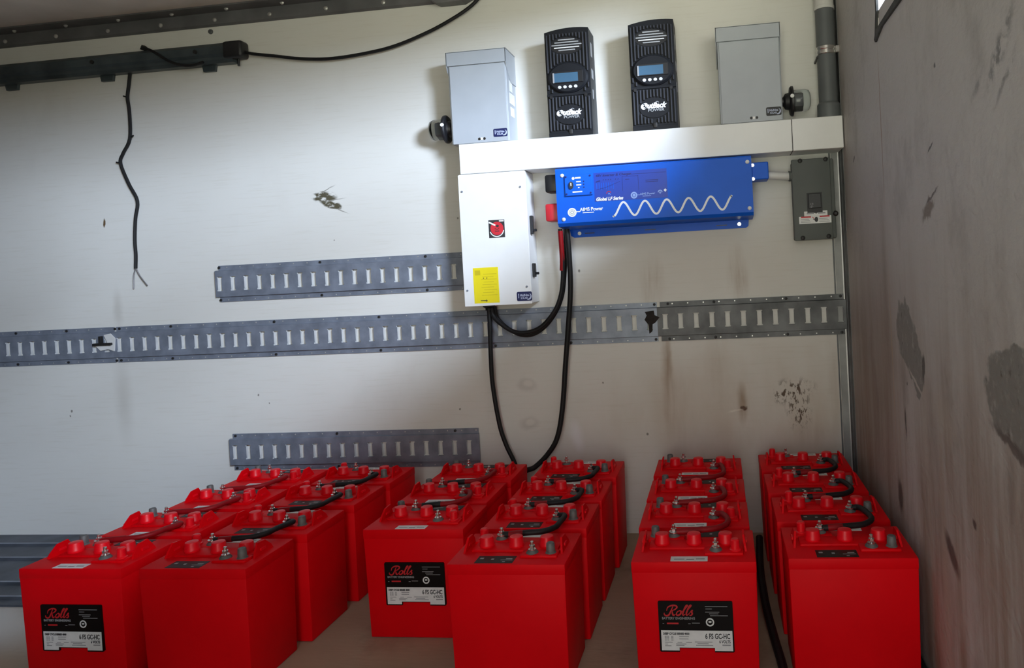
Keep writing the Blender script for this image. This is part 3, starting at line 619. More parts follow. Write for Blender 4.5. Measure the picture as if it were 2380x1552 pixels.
# ------------------------------------------------------------------ charge controllers
def controller(x0, label):
    w, H, D = .1425, .343, .094
    th = thing('charge_controller', (x0 + w / 2, 0, WT + .0005), label, 'charge controller', None)
    top = [(-w / 2 + w * k / 12, H - .011 + .011 * math.sin(PI * (.12 + .88 * k / 12) * .62) / math.sin(PI * .62 * .81) if False else H - .011 + .011 * (1 - ((k / 12 - .62) / .62) ** 2)) for k in range(13)]
    b = MB(); b.prism([(-w / 2, 0)] + [(w / 2, 0)] + list(reversed(top)), 'y', 0, -D, 'char')
    ell = ((0, .287, .053, .026), (0, .184, .067, .049), (0, .068, .047, .031))
    n = 13
    for k in range(n):
        xc = -w / 2 + .0075 + k * (w - .015) / (n - 1)
        spans = [(.020, .126), (.139, H - .018)]
        if k in (0, n - 1): spans = [(.018, .122), (.150, H - .020)]
        if abs(xc) < .006: spans[0] = (.030, .126)
        for (cx, cz, rx, rz) in ell:
            if abs(xc - cx) < rx:
                dz = rz * math.sqrt(1 - ((xc - cx) / rx) ** 2) + .003; out = []
                for (a_, c_) in spans:
                    if c_ <= cz - dz or a_ >= cz + dz: out.append((a_, c_)); continue
                    if a_ < cz - dz: out.append((a_, cz - dz))
                    if c_ > cz + dz: out.append((cz + dz, c_))
                spans = out
        for (a_, c_) in spans:
            if c_ - a_ > .006: b.box((xc - .0024, -D - .006, a_), (xc + .0024, -D, c_), 'rib', .0012, 1)
    b.box((-w / 2, -D - .004, 0), (w / 2, -D, .013), 'char', .001, 1)
    b.box((-w / 2, -D - .004, .128), (w / 2, -D, .137), 'char', .001, 1)
    b.build('housing', th)
    b = MB(); b.disc_y(0, .287, -D, .053, .026, 'black', .001); b.build('vent_dish', th)
    for i, (hw, c) in enumerate(((.027, 'slat'), (.039, 'slat'), (.049, 'slat'), (.041, 'white'), (.027, 'slat'))):
        zc = .305 - i * .0082; b = MB(); b.box((-hw, -D - .0045, zc - .0018), (hw, -D - .001, zc + .0018), c, .001, 1); b.build('vent_slat', th)
    b = MB(); seg = 40
    prof = [(1.0, 0), (1.0, .006), (.90, .012), (.0, .013)]
    mx = Matrix.Translation((0, -D, .184)) @ Matrix.Rotation(PI / 2, 4, 'X') @ Matrix.Diagonal((.0655, .0485, 1, 1))
    b.lathe(prof, 'char', mx, seg); bz = b.build('display_bezel', th)
    b = MB(); b.box((-.046, -D - .0150, .166), (.050, -D - .012, .203), 'black', .001, 1); b.build('screen_frame', bz)
    b = MB(); b.box((-.045, -D - .0160, .1685), (.034, -D - .0148, .1975), 'lcd', .0006, 1); b.box((-.047, -D - .0162, .1675), (-.042, -D - .0148, .1985), 'grey_ink'); b.build('screen', bz, 0)
    for k in range(4):
        b = MB(); b.disc_y(-.0265 + .0172 * k, .1535, -D - .0115, .0056, .0048, 'button', .003, 16); b.build('button', bz)
    b = MB(); b.disc_y(0, .068, -D, .047, .031, 'char', .003); lg = b.build('badge', th)
    b = MB()
    b.ytext('OutBack', -.041, .068, -D - .0033, .0225, 'white_ink', bold=.0011, sx=.93, shear=.35)
    b.ring_y(-.034, .0735, -D - .0030, .0055, .0090, 'white_ink', seg=20)
    b.ring_y(.009, .082, -D - .0030, .004, .0062, 'grey_ink', 0.3, PI - .3, seg=10)
    b.ytext('POWER', -.021, .0570, -D - .0033, .0125, 'slat', bold=.0001, sx=1.18)
    b.build('lettering', lg, 0)
    for xs in (-w / 2 + .014, w / 2 - .016):
        b = MB(); b.cyl((xs, -D - .003, .126), (xs, -D - .008, .126), .0052, 'black', 14); b.build('screw', th)
    b = MB(); b.box((-.0065, -D - .0062, .006), (.0065, -D - .003, .022), 'screw', .002); b.build('keyhole', th)
    b = MB()  # grey plates standing in for small glints on the controller side
    b.box((w / 2, -.070, .185), (w / 2 + .0006, -.040, .215), 'grey_ink'); b.box((w / 2, -.066, .255), (w / 2 + .0006, -.045, .300), 'grey_ink'); b.box((w / 2, -.066, .12), (w / 2 + .0006, -.052, .15), 'grey_ink')
    b.build('side_sticker_glint', th, 0)
controller(2.1060, 'black ribbed charge controller beside the left grey box, first of the pair')
controller(2.3760, 'black ribbed charge controller beside the right grey box, nearer the corner')

# ------------------------------------------------------------------ white panel box
X0, X1, Z0, Z1 = 1.796, 2.021, .783, 1.2115
th = thing('panel_box', (X0, 0, Z0), 'white electrical panel box with yellow sticker hanging under the white trunk', 'electrical panel')
w, h, D = X1 - X0, Z1 - Z0, .098
b = MB(); b.box((.002, -D, .002), (w - .002, 0, h), 'white', .0015, 1); b.build('body', th)
b = MB(); b.box((0, -D - .0025, 0), (w, -D, h - .002), 'white', .001, 1); b.build('door', th)
yf = -D - .0025
for (x, z) in ((.012, h - .055), (w - .018, h - .052), (.012, .052), (w - .014, .056)):
    b = MB(); b.cyl((x, yf + .001, z), (x, yf - .0025, z), .0032, 'galv', 10); b.build('screw', th)
b = MB(); b.box((.034, yf - .0006, .009), (.118, yf, .124), 'yellow'); st = b.build('warning_sticker', th, 0)
b = MB(); yy = yf - .0007
for k in range(9): b.box((.060 + (k % 3) * .004, yy - .0002, .034 + k * .0085), (.112 - (k % 2) * .01, yy, .0355 + k * .0085), 'yellow_ink')
b.box((.040, yy - .0002, .100), (.058, yy, .116), 'yellow_ink')
b.box((.055, yy - .0003, .016), (.075, yy, .0185), 'ink'); b.stroke_y([(.074, .020), (.077, .016), (.073, .0135)], .0016, yy, 'ink')
for x in (.066, .077): b.prism([(x, .088), (x + .004, .088), (x + .003, .093)], 'y', yy, yy - .0003, 'ink')
b.build('print', st, 0)
b = MB(); cx, cz = .1215, .2470; s_ = .0265
b.box((cx - s_, yf - .0006, cz - s_ * 1.08), (cx + s_, yf, cz + s_ * 1.08), 'ink'); st = b.build('hazard_sticker', th, 0)
b = MB(); yy = yf - .0007
b.disc_y(cx + .001, cz + .001, yy, .0215, .0215, 'red_knob', .0004); b.ring_y(cx, cz - .002, yy - .0003, .0215, .0245, 'white_ink', PI * 1.1, PI * 1.95, depth=.0003)
b.stroke_y([(cx - .025, cz + .022), (cx - .004, cz + .011)], .005, yy - .0004, 'white_ink', .0004, 0)
b.disc_y(cx + .003, cz + .009, yy - .0005, .005, .004, 'ink', .0004, 14)
b.ytext('ABB', cx + .008, cz + .0225, yy - .0001, .007, 'white_ink') if False else b.box((cx + .009, yy - .0003, cz + .0225), (cx + .0245, yy, cz + .0265), 'white_ink')
b.stroke_y([(cx - .006, cz + .002), (cx + .001, cz - .004), (cx + .008, cz + .002)], .0018, yy - .0004, 'ink', .0003, 0)
b.stroke_y([(cx - .006, cz - .010), (cx + .008, cz - .006)], .0014, yy - .0004, 'ink', .0003, 0); b.stroke_y([(cx - .006, cz - .006), (cx + .008, cz - .010)], .0014, yy - .0004, 'ink', .0003, 0)
b.build('print', st, 0)
logo_sticker(th, .176, .010, yf, .050, .030, 'navy')
for (za, zb, yy) in ((.225, .285, -.060), (.085, .130, -.060)):
    b = MB(); b.box((w - .002, yy - .012, za), (w + .008, yy + .006, zb), 'black', .002, 1)
    b.cyl((w + .006, yy - .004, za + .012), (w + .018, yy - .010, za + .012), .0045, 'black', 10); b.build('latch', th)
b = MB(); b.lathe([(.020, 0), (.020, -.006), (.012, -.010), (.012, -.018)], 'rubber', Matrix.Translation((.062, -.045, 0)), 20); b.build('cable_gland', th)

# ------------------------------------------------------------------ blue inverter
IX0, IX1, IZ0, IZ1 = 2.1245, 2.7365, 1.023, 1.205
th = thing('inverter', (IX0, 0, IZ0), 'large bright blue inverter charger with white sine wave under the white trunk', 'inverter')
w, h, D = IX1 - IX0, IZ1 - IZ0, .122
b = MB(); b.prism([(0, h), (-D + .004, h), (-D, h - .004), (-D, .010), (-D + .010, 0), (-.012, -.006), (0, -.006)], 'x', 0, w, 'blue'); b.build('casing', th, 30)
b = MB(); b.prism([(.012, -.004), (w - .012, -.004), (w - .014, -.026), (w - .022, -.032), (.026, -.032), (.016, -.026)], 'y', -.001, -.006, 'blue')
for (xa, xb) in ((.062, .095), (.262, .298), (.495, .530)): b.box((xa, -.0066, -.0215), (xb, -.0055, -.0180), 'navy')
b.build('mounting_flange', th, 0)
for (x, z) in ((.045, -.019), (w - .043, -.019)):
    b = MB(); b.cyl((x, -.005, z), (x, -.010, z), .0062, 'steel', 12); b.build('flange_bolt', th)
for (x, z) in ((.022, h - .022), (.020, .022), (w - .012, h - .019), (w - .003 - .009, .022)):
    b = MB(); b.lathe([(.0062, 0), (.0058, .0022), (.003, .0042), (0, .0045)], 'white', Matrix.Translation((x, -D, z)) @ Matrix.Rotation(PI / 2, 4, 'X'), 14); b.build('screw', th)
for z in (h - .028, h - .070):
    b = MB(); b.cyl((w + .004, -.098, z), (w + .004, -.1045, z), .0055, 'steel', 12); b.build('side_bolt', th)
# control plate
b = MB(); b.box((.030, -D - .006, h - .088), (.117, -D, h - .022), 'blue', .001, 1); cp = b.build('control_panel', th)
yy = -D - .0061
for (x, z) in ((.035, h - .028), (.112, h - .028), (.035, h - .082), (.112, h - .082)):
    b = MB(); b.cyl((x, yy + .001, z), (x, yy - .002, z), .0028, 'blue_ink', 10); b.build('screw', cp)
b = MB(); b.disc_y(.051, h - .055, yy, .0070, .0115, 'ink', .005, 20); b.build('rocker_switch', cp)
b = MB(); b.disc_y(.058, h - .034, yy, .0045, .0045, 'white_ink', .0004, 16); b.box((.064, yy - .0003, h - .0355), (.082, yy, h - .0305), 'white_ink')
for (xa, xb, z) in ((.067, .082, h - .045), (.067, .083, h - .055), (.072, .077, h - .0635)): b.box((xa, yy - .0003, z - .0017), (xb, yy, z + .0017), 'white_ink')
for z in (h - .045, h - .054, h - .0635): b.disc_y(.091, z, yy, .0022, .0022, 'blue_ink', .001, 10)
b.box((.054, yy - .0003, h - .0785), (.085, yy, h - .0745), 'white_ink')
b.box((.0495, yy - .0055, h - .058), (.0525, yy - .0048, h - .048), 'white_ink')
b.build('print', cp, 0)
# spec sticker
yy = -D
b = MB(); b.box((.1225, yy - .0005, h - .111), (.352, yy, h - .021), 'blue_dark'); sk = b.build('spec_sticker', th, 0)
b = MB(); y2 = yy - .0006
b.ytext('48V Inverter & Charger', .128, h - .0335, y2, .0105, 'blue_ink', bold=.0003, sx=1.12, shear=.2)
for k in range(7): b.prism([(.150 + k * .0078, h - .0455), (.1545 + k * .0078, h - .0455), (.1535 + k * .0078, h - .0415)], 'y', y2, y2 - .0003, 'blue_ink') if k != 4 else None
b.stroke_y([(.128, h - .050), (.136, h - .0475), (.143, h - .0465)], .0035, y2, 'blue_ink', .0003, 0)
for k in range(8): b.box((.130 + k * .0075, y2 - .0002, h - .072 - (k % 3) * .002), (.1318 + k * .0075, y2, h - .053), 'blue')
b.stroke_y([(.130, h - .074), (.160, h - .068), (.205, h - .052)], .0012, y2, 'blue_ink', .0002, 0)
for (xa, xb, za, zb) in ((.212, .213, .082, .036), (.262, .263, .082, .036), (.212, .262, .0385, .0375), (.222, .235, .048, .046), (.285, .325, .055, .053), (.285, .325, .060, .058)):
    b.box((xa, y2 - .0002, h - za), (xb, y2, h - zb), 'blue_ink')
b.box((.215, y2 - .0002, h - .0325), (.350, y2, h - .0315), 'blue_ink')
b.ring_y(.168, h - .088, y2, .006, .008, 'red_ink', .4, PI); b.ytext('PL', .166, h - .091, y2, .008, 'soft_ink')
b.ytext('Global LF Series', .126, h - .1085, y2, .0145, 'white_ink', bold=.0006, sx=.90, shear=.25)
b.disc_y(.247, h - .098, y2, .0105, .0105, 'soft_ink', .0003, 24); b.ring_y(.247, h - .098, y2 - .0003, .0045, .0060, 'blue_dark', depth=.0002)
b.box((.257, y2 - .0002, h - .0985), (.266, y2, h - .0970), 'soft_ink')
b.ytext('AIMS Power', .266, h - .0985, y2, .0092, 'soft_ink', bold=.0002, sx=1.0); b.box((.274, y2 - .0002, h - .1035), (.300, y2, h - .1018), 'soft_ink')
b.ring_y(.329, h - .094, y2, .0045, .0075, 'soft_ink', 0, PI); b.ring_y(.329, h - .095, y2, .001, .0030, 'soft_ink')
b.prism([(.340, h - .088), (.345, h - .083), (.350, h - .088), (.345, h - .094)], 'y', y2, y2 - .0003, 'white_ink')
b.build('print', sk, 0)
# maker's mark and the wave
b = MB(); cx, cz = .0478, .0425
b.disc_y(cx, cz, yy, .0142, .0142, 'white_ink', .0005, 32)
for (r0, r1) in ((.0085, .0098), (.0036, .0056)): b.ring_y(cx, cz, yy - .0005, r0, r1, 'grey_ink', depth=.0002)
b.box((cx + .0135, yy - .0005, cz - .0002), (cx + .026, yy, cz + .0026), 'white_ink')
b.ytext('AIMS Power', cx + .0255, cz + .0022, yy - .0003, .0150, 'white_ink', bold=.0005, sx=.96)
b.box((cx + .034, yy - .0005, cz - .0045), (cx + .070, yy, cz - .0018), 'white_ink')
b.build('maker_logo', th, 0)
WV = [(2.301, 1.044), (2.311, 1.049), (2.333, 1.087), (2.367, 1.044), (2.400, 1.088), (2.435, 1.046), (2.467, 1.088), (2.503, 1.045), (2.536, 1.087), (2.570, 1.045), (2.604, 1.087), (2.639, 1.046), (2.661, 1.082), (2.668, 1.087)]
pk = [2.334, 2.367, 2.401, 2.435, 2.468, 2.503, 2.537, 2.570, 2.604, 2.639]
pts = []
for i in range(141):
    x = 2.3005 + i * (2.6685 - 2.3005) / 140
    ph = (x - 2.3337) / .0679 * 2 * PI
    pts.append((x - IX0 + .003, 1.0665 - IZ0 + .0212 * math.cos(ph)))
b = MB(); b.stroke_y(pts, .0062, yy, 'white_ink', .0006, 0)
for q in (pts[0], pts[-1]): b.disc_y(q[0], q[1], yy, .0031, .0031, 'white_ink', .0006, 12)
b.build('sine_wave_mark', th, 0)
b = MB(); b.box((-.040, -.106, h - .070), (.0, -.045, h - .014), 'black', .006, 2); b.build('negative_terminal_cover', th)
b = MB(); b.box((-.043, -.106, .020), (.0, -.045, .076), 'red_knob', .006, 2); b.build('positive_terminal_cover', th)
b = MB(); b.box((w, -.098, .110), (w + .052, -.02, .163), 'blue', .0025, 1); b.build('outlet_box', th)

# conduit between inverter and breaker
b = MB(); b.tube([(2.7886, -.060, 1.1475), (2.81, -.060, 1.1450), (2.835, -.058, 1.1425), (2.8585, -.052, 1.1410)], .0125, 'pvc_white', 14, 5)
b.lathe([(.016, 0), (.016, .006)], 'breaker', Matrix.Translation((2.8525, -.052, 1.1415)) @ Matrix.Rotation(PI / 2, 4, 'Y'), 16)
tag(b.build('conduit_stub'), 'short white flexible conduit joining the blue inverter to the grey breaker box', 'conduit')

# ------------------------------------------------------------------ breaker box
BX0, BZ0 = 2.8595, .938
th = thing('breaker_box', (BX0, 0, BZ0), 'slate grey breaker enclosure with white warning labels by the back right corner', 'breaker box')
w, h, D = .131, .251, .078
b = MB(); b.box((.004, -.072, .003), (w - .003, -.003, h - .003), 'breaker', .004, 2); b.build('body', th)
b = MB(); b.box((0, -D, 0), (w - .014, -.068, h), 'breaker', .004, 2); b.build('cover', th)
for (x, z) in ((.027, h - .005), (.104, h - .005), (.025, .008), (.103, .009)):
    b = MB(); b.lathe([(.0072, 0), (.0066, .003), (.003, .0048), (0, .005)], 'screw', Matrix.Translation((x, -D, z)) @ Matrix.Rotation(PI / 2, 4, 'X'), 14); b.build('screw', th)
b = MB(); b.lathe([(.008, 0), (.0085, .006), (.004, .010), (0, .010)], 'screw', Matrix.Translation((w - .004, -.070, .078)) @ Matrix.Rotation(PI / 2, 4, 'X'), 14); b.build('side_screw', th)
b = MB(); b.box((.042, -D - .0008, .083), (.088, -D, .146), 'ink'); b.box((.046, -D - .006, .098), (.084, -D, .142), 'black', .001, 1)
b.ytext('YG', .050, .094, -D - .0062, .014, 'grey_ink', rot=PI / 2) if False else b.ytext('YG', .060, .098, -D - .0064, .012, 'grey_ink', rot=PI / 2)
b.build('breaker_switch', th, 0)
b = MB(); b.box((.032, -D - .0007, .074), (.102, -D, .089), 'paper'); sg = b.build('upper_sticker', th, 0)
b = MB(); b.box((.040, -D - .0009, .080), (.062, -D - .0006, .0845), 'grey_ink'); b.box((.066, -D - .0009, .081), (.070, -D - .0006, .084), 'ink'); b.box((.073, -D - .0009, .080), (.096, -D - .0006, .0845), 'grey_ink'); b.build('print', sg, 0)
b = MB(); b.box((.016, -D - .0006, .051), (.113, -D, .0735), 'paper'); sg = b.build('lower_sticker', th, 0)
b = MB(); y2 = -D - .0007
b.box((.022, y2 - .0002, .0695), (.052, y2, .0735), 'red_ink'); b.box((.078, y2 - .0002, .0695), (.108, y2, .0735), 'red_ink')
for k in range(3): b.box((.021, y2 - .0002, .055 + k * .0045), (.050 - k * .002, y2, .0566 + k * .0045), 'grey_ink'); b.box((.076, y2 - .0002, .055 + k * .0045), (.108 - k * .003, y2, .0566 + k * .0045), 'grey_ink')
b.disc_y(.068, .063, y2, .0055, .0080, 'ink', .0003, 14); b.stroke_y([(.056, .071), (.062, .066)], .002, y2, 'red_ink', .0003, 0); b.stroke_y([(.058, .065), (.066, .060)], .002, y2, 'ink', .0003, 0)
b.build('print', sg, 0)

# ------------------------------------------------------------------ corner pipe
th = thing('corner_conduit', (2.984, -.052, WT + .0005), 'fat grey conduit pipe rising in the corner with bright clamp and white upper section', 'conduit pipe')
b = MB(); b.lathe([(.0285, .05), (.0285, .345)], 'pvc_grey', None, 28); b.build('grey_pipe', th)
b = MB(); b.lathe([(.0350, 0), (.0355, .006), (.0345, .044), (.0300, .050)], 'pvc_grey', None, 28); b.build('base_adapter', th)
b = MB(); b.lathe([(.0305, .335), (.0305, .345), (.0290, .346), (.0290, .545)], 'pvc_white', None, 28); b.build('white_pipe', th)
b = MB(); b.lathe([(.0290, .196), (.0312, .198), (.0312, .206), (.0296, .208), (.0296, .210), (.0312, .212), (.0312, .220), (.0290, .222)], 'steel', None, 28)
b.box((.026, -.022, .198), (.040, -.012, .220), 'steel', .002, 1); b.build('clamp', th)
b = MB(); b.box((-.031, -.012, .186), (-.026, .052, .192), 'screw') ; b.build('strap', th)

# ------------------------------------------------------------------ cables on the wall
def cable(name, pts, r, label, mt='rubber', seg=12, extra=None):
    th = thing(name, pts[0], label, 'cable'); o = Vector(pts[0])
    b = MB(); b.tube([Vector(p) - o for p in pts], r, mt, seg, 8); b.build('jacket', th)
    if extra:
        b = MB(); b.tube([Vector(p) - o for p in extra[0]], extra[1], extra[2], seg, 6); b.build(extra[3], th)
    return th
cable('power_cable', [(1.8575, -.045, .776), (1.857, -.043, .714), (1.853, -.040, .613), (1.853, -.036, .513), (1.868, -.034, .382), (1.888, -.034, .310), (1.913, -.036, .252), (1.94, -.04, .16), (1.955, -.05, .07), (1.96, -.06, .012)], .0075,
      'thick black cable dropping straight from the white panel box down behind the batteries')
cable('power_cable', [(2.142, -.075, 1.018), (2.144, -.070, .93), (2.140, -.062, .816), (2.122, -.055, .677), (2.108, -.050, .579), (2.090, -.048, .438), (2.068, -.050, .340), (2.033, -.052, .284), (1.987, -.055, .242), (1.952, -.058, .225), (1.935, -.06, .16), (1.935, -.06, .05), (1.935, -.06, .010)], .0085,
      'thick black cable curving from under the blue inverter to behind the batteries')
LP = [(1.868, -.045, .776), (1.872, -.050, .748), (1.897, -.056, .721), (1.946, -.060, .691), (1.997, -.062, .689), (2.042, -.062, .708), (2.086, -.064, .756), (2.110, -.068, .810), (2.121, -.074, .873), (2.124, -.084, .93), (2.124, -.092, 1.018)]
cable('power_cable', LP, .0072, 'black cable looping from white panel to inverter, its upper end sleeved red', extra=([(2.1195, -.076, .885), (2.1235, -.0835, .93), (2.124, -.092, 1.012)], .0080, 'red_cable', 'red_sleeve'))
cable('power_cable', [(1.872, -.030, .776), (1.877, -.026, .74), (1.905, -.024, .707), (1.947, -.024, .680), (1.992, -.024, .676), (2.034, -.024, .697), (2.075, -.026, .742), (2.104, -.030, .80), (2.118, -.036, .87), (2.128, -.05, .94), (2.132, -.055, 1.018)], .0062,
      'thinner black cable lying inside the loop between white panel and inverter')

# ------------------------------------------------------------------ batteries
HZ = .270
bat = thing('battery', (0, 0, 0), '', 'battery', 'red six-volt batteries in six columns')
b = MB(); b.box((-.1288, -.0875, 0), (.1288, .0875, HZ - .018), 'red', .003, 2, taper=.004); b.build('case', bat)
b = MB(); b.box((-.1293, -.0880, HZ - .024), (.1293, .0880, HZ), 'red', .0028, 2)
b.box((-.098, -.024, HZ - .003), (.098, .024, HZ + .005), 'red', .004, 2)
for s in (1, -1): b.box((min(s * .022, s * .105), min(-s * .056, -s * .020), HZ - .003), (max(s * .022, s * .105), max(-s * .056, -s * .020), HZ + .006), 'red', .004, 2)
b.build('lid', bat)
for x in (-.070, 0, .068):
    b = MB(); b.lathe([(.0165, 0), (.0172, .003), (.0172, .005), (.0160, .007), (.0150, .0190), (.0140, .0218), (.0115, .0228), (0, .0230)], 'cap_red', Matrix.Translation((x, 0, HZ + .005)), 28); b.build('vent_cap', bat)
for s in (1, -1):
    b = MB(); pf = [(-.036, HZ - .002), (-.030, HZ + .010), (-.012, HZ + .027), (.014, HZ + .029), (.026, HZ + .012), (.034, HZ - .002)]
    n = len(pf); x0 = s * .108
    vs = [(x0 - s * .004 * (z - HZ) / .027, y, z) for y, z in pf] + [(x0 + s * (.0045 - .004 * (z - HZ) / .027), y, z) for y, z in pf]
    b.add(vs, [tuple(range(n)), tuple(reversed(range(n, 2 * n)))] + [(i, i + n, (i + 1) % n + n, (i + 1) % n) for i in range(n)], 'red')
    b.box((min(x0 - s * .003, x0 + s * .0055), -.008, HZ + .009), (max(x0 - s * .003, x0 + s * .0055), .010, HZ + .014), 'cap_red')
    b.build('lifting_ear', bat, 0)
for (x, y) in ((.047, -.040), (-.047, .040)):
    b = MB(); b.lathe([(.0135, 0), (.0135, .002), (.0105, .0055), (.0095, .0072)], 'lead', Matrix.Translation((x, y, HZ + .005)), 20); sb = b.build('terminal_base', bat)
    b = MB(); b.lathe([(.0038, .006), (.0038, .0245), (.0028, .026)], 'steel', Matrix.Translation((x, y, HZ + .005)), 12)
    b.lathe([(.0085, .0075), (.0085, .0090)], 'steel', Matrix.Translation((x, y, HZ + .005)), 16)
    b.lathe([(.0066, .0125), (.0066, .0175)], 'steel', Matrix.Translation((x, y, HZ + .005)), 6); b.build('terminal_stud', bat, 30)
b = MB(); b.lathe([(.0125, 0), (.0110, .003), (.0098, .004), (.0088, .021), (.0074, .023)], 'lead', Matrix.Translation((-.088, .040, HZ + .005)), 20); b.build('lead_post', bat)
b = MB(); b.lathe([(.0125, 0), (.0125, .003), (.0098, .005), (.0092, .022), (.0070, .0248), (0, .025)], 'cap_red', Matrix.Translation((.088, -.040, HZ + .005)), 20); b.build('capped_post', bat)
b = MB(); b.box((-.047, -.084, HZ), (.030, -.061, HZ + .0006), 'paper'); ws = b.build('white_sticker', bat, 0)
b = MB()
for (xa, xb, ya, yb) in ((-.040, -.018, -.077, -.073), (-.014, .002, -.079, -.074), (.006, .024, -.076, -.072)): b.box((xa, ya, HZ + .0006), (xb, yb, HZ + .0009), 'grey_ink')
b.build('print', ws, 0)
b = MB(); b.box((-.014, .046, HZ), (.070, .082, HZ + .0006), 'dark_sticker'); ds = b.build('dark_sticker', bat, 0)
b = MB()
for (xa, xb, ya, yb) in ((-.008, .006, .058, .062), (-.010, .016, .066, .068), (.032, .038, .060, .066), (.056, .064, .056, .062), (.004, .010, .074, .078)): b.box((xa, ya, HZ + .0006), (xb, yb, HZ + .0009), 'grey_ink')
b.build('print', ds, 0)
# front label
yf = -.0858
b = MB()
lx0, lx1, lz0, lz1 = -.0770, .0765, .0835, .1890
def rrect(x0, x1, z0, z1, r):
    P = []
    for (cx, cz, a0) in ((x1 - r, z1 - r, 0), (x0 + r, z1 - r, PI / 2), (x0 + r, z0 + r, PI), (x1 - r, z0 + r, 1.5 * PI)):
        for k in range(4): P.append((cx + r * math.cos(a0 + k * PI / 6), cz + r * math.sin(a0 + k * PI / 6)))
    return P
nz0 = .0875
b.prism([(lx0 + .002, lz0), (-.036, lz0), (-.036, lz0 + .008), (.036, lz0 + .008), (.036, lz0), (lx1 - .002, lz0), (lx1, lz0 + .002), (lx1, lz1 - .002), (lx1 - .002, lz1), (lx0 + .002, lz1), (lx0, lz1 - .002), (lx0, lz0 + .002)], 'y', yf + .003, yf - .0040, 'label_black')
lab = b.build('front_label', bat, 0)
ylab = yf - .0040
b = MB(); b.prism([(lx0 + .004, lz0 + .003), (-.0365, lz0 + .003), (-.0365, lz0 + .0095), (.0365, lz0 + .0095), (.0365, lz0 + .003), (lx1 - .003, lz0 + .003), (lx1 - .003, lz0 + .0450), (lx0 + .004, lz0 + .0450)], 'y', ylab, ylab - .0004, 'paper'); b.build('white_field', lab, 0)
b = MB(); yy = ylab - .0004; zt = lz0 + .0450
b.ytext('6 FS GC-HC', .0690, zt - .0165, yy - .0002, .0150, 'ink', align='RIGHT', bold=.0003, sx=.66)
b.ytext('6 VOLTS', .0690, zt - .0255, yy - .0002, .0085, 'ink', align='RIGHT', bold=.0002, sx=.72)
b.ytext('DEEP CYCLE SERIES 4000', -.0690, zt - .0085, yy - .0002, .0058, 'ink', bold=.00025, sx=.86)
b.box((.052, yy - .0003, zt - .031), (.069, yy, zt - .0285), 'grey_ink')
for r in range(4):
    for c_, wd in ((-.066, .004), (-.061, .004), (-.053, .005)): b.box((c_, yy - .0003, zt - .0130 - r * .0026), (c_ + wd, yy, zt - .0116 - r * .0026), 'grey_ink')
for z_, xa, xb in ((.0125, -.036, -.016), (.0175, -.036, -.017), (.0245, -.066, -.050), (.0285, -.066, -.060), (.0320, -.066, -.053), (.0245, -.040, -.030), (.0245, -.022, -.010), (.0280, -.043, -.022), (.0310, -.043, -.026), (.0235, -.004, .032), (.0270, .001, .024), (.0305, -.002, .033)):
    b.box((xa, yy - .0003, zt - z_ - .0008), (xb, yy, zt - z_ + .0007), 'grey_ink')
b.build('battery_data', lab, 0)
# script lettering of the maker, drawn as slanted brush strokes
b = MB(); yy = ylab
def sl(pts, ox, oz, k): return [(ox + (x + .38 * z) * k, oz + z * k) for x, z in pts]
K = .0205; ox, oz = -.0640, lz0 + .0765
thick = lambda t: .0012 + .0022 * math.sin(PI * min(1, max(0, t)))
S = [[(.55, .98), (.50, .5), (.42, .05), (.20, -.05), (-.05, .08), (-.12, .25)],
     [(.05, .45), (.05, .80), (.40, 1.0), (.80, .98), (.98, .80), (.80, .56), (.56, .50)],
     [(.60, .50), (.72, .22), (.90, 0), (1.06, .10)],
     [(1.38, .48), (1.18, .36), (1.16, .10), (1.36, 0), (1.56, .16), (1.52, .40), (1.36, .48), (1.52, .40), (1.70, .42)],
     [(1.70, .30), (1.92, .80), (1.98, 1.0), (1.86, .98), (1.78, .60), (1.78, .16), (1.90, 0), (2.04, .14)],
     [(2.04, .30), (2.28, .80), (2.34, 1.0), (2.22, .98), (2.14, .60), (2.14, .16), (2.26, 0), (2.42, .20)],
     [(2.42, .20), (2.56, .46), (2.62, .50), (2.60, .36), (2.74, .16), (2.66, 0), (2.48, .04)]]
for s_ in S: b.stroke_y(sl(s_, ox, oz, K), thick, yy, 'red_ink', .0004, 6)
b.ytext('BATTERY ENGINEERING', -.0700, lz0 + .0680, yy - .0002, .0068, 'grey_ink', bold=.0001, sx=.93)
for (xa, xb, z_, c_) in ((-.069, -.066, .0590, 'grey_ink'), (-.060, -.036, .0595, 'red_ink'), (-.016, -.011, .0590, 'grey_ink'), (-.008, .008, .0605, 'grey_ink'),
                         (.020, .066, .0950, 'grey_ink'), (.021, .034, .0900, 'grey_ink'), (.020, .049, .0835, 'grey_ink'), (.028, .047, .0800, 'grey_ink'), (.030, .066, .0760, 'grey_ink')):
    b.box((xa, yy - .0003, lz0 + z_ - (.0006 if c_ != 'red_ink' else .0016)), (xb, yy, lz0 + z_ + (.0006 if c_ != 'red_ink' else .0016)), c_)
b.ring_y(.0290, lz0 + .0625, yy, .0058, .0086, 'paper', depth=.0004); b.disc_y(.0290, lz0 + .0632, yy, .0035, .0018, 'paper', .0004, 16)
b.build('maker_lettering', lab, 0)

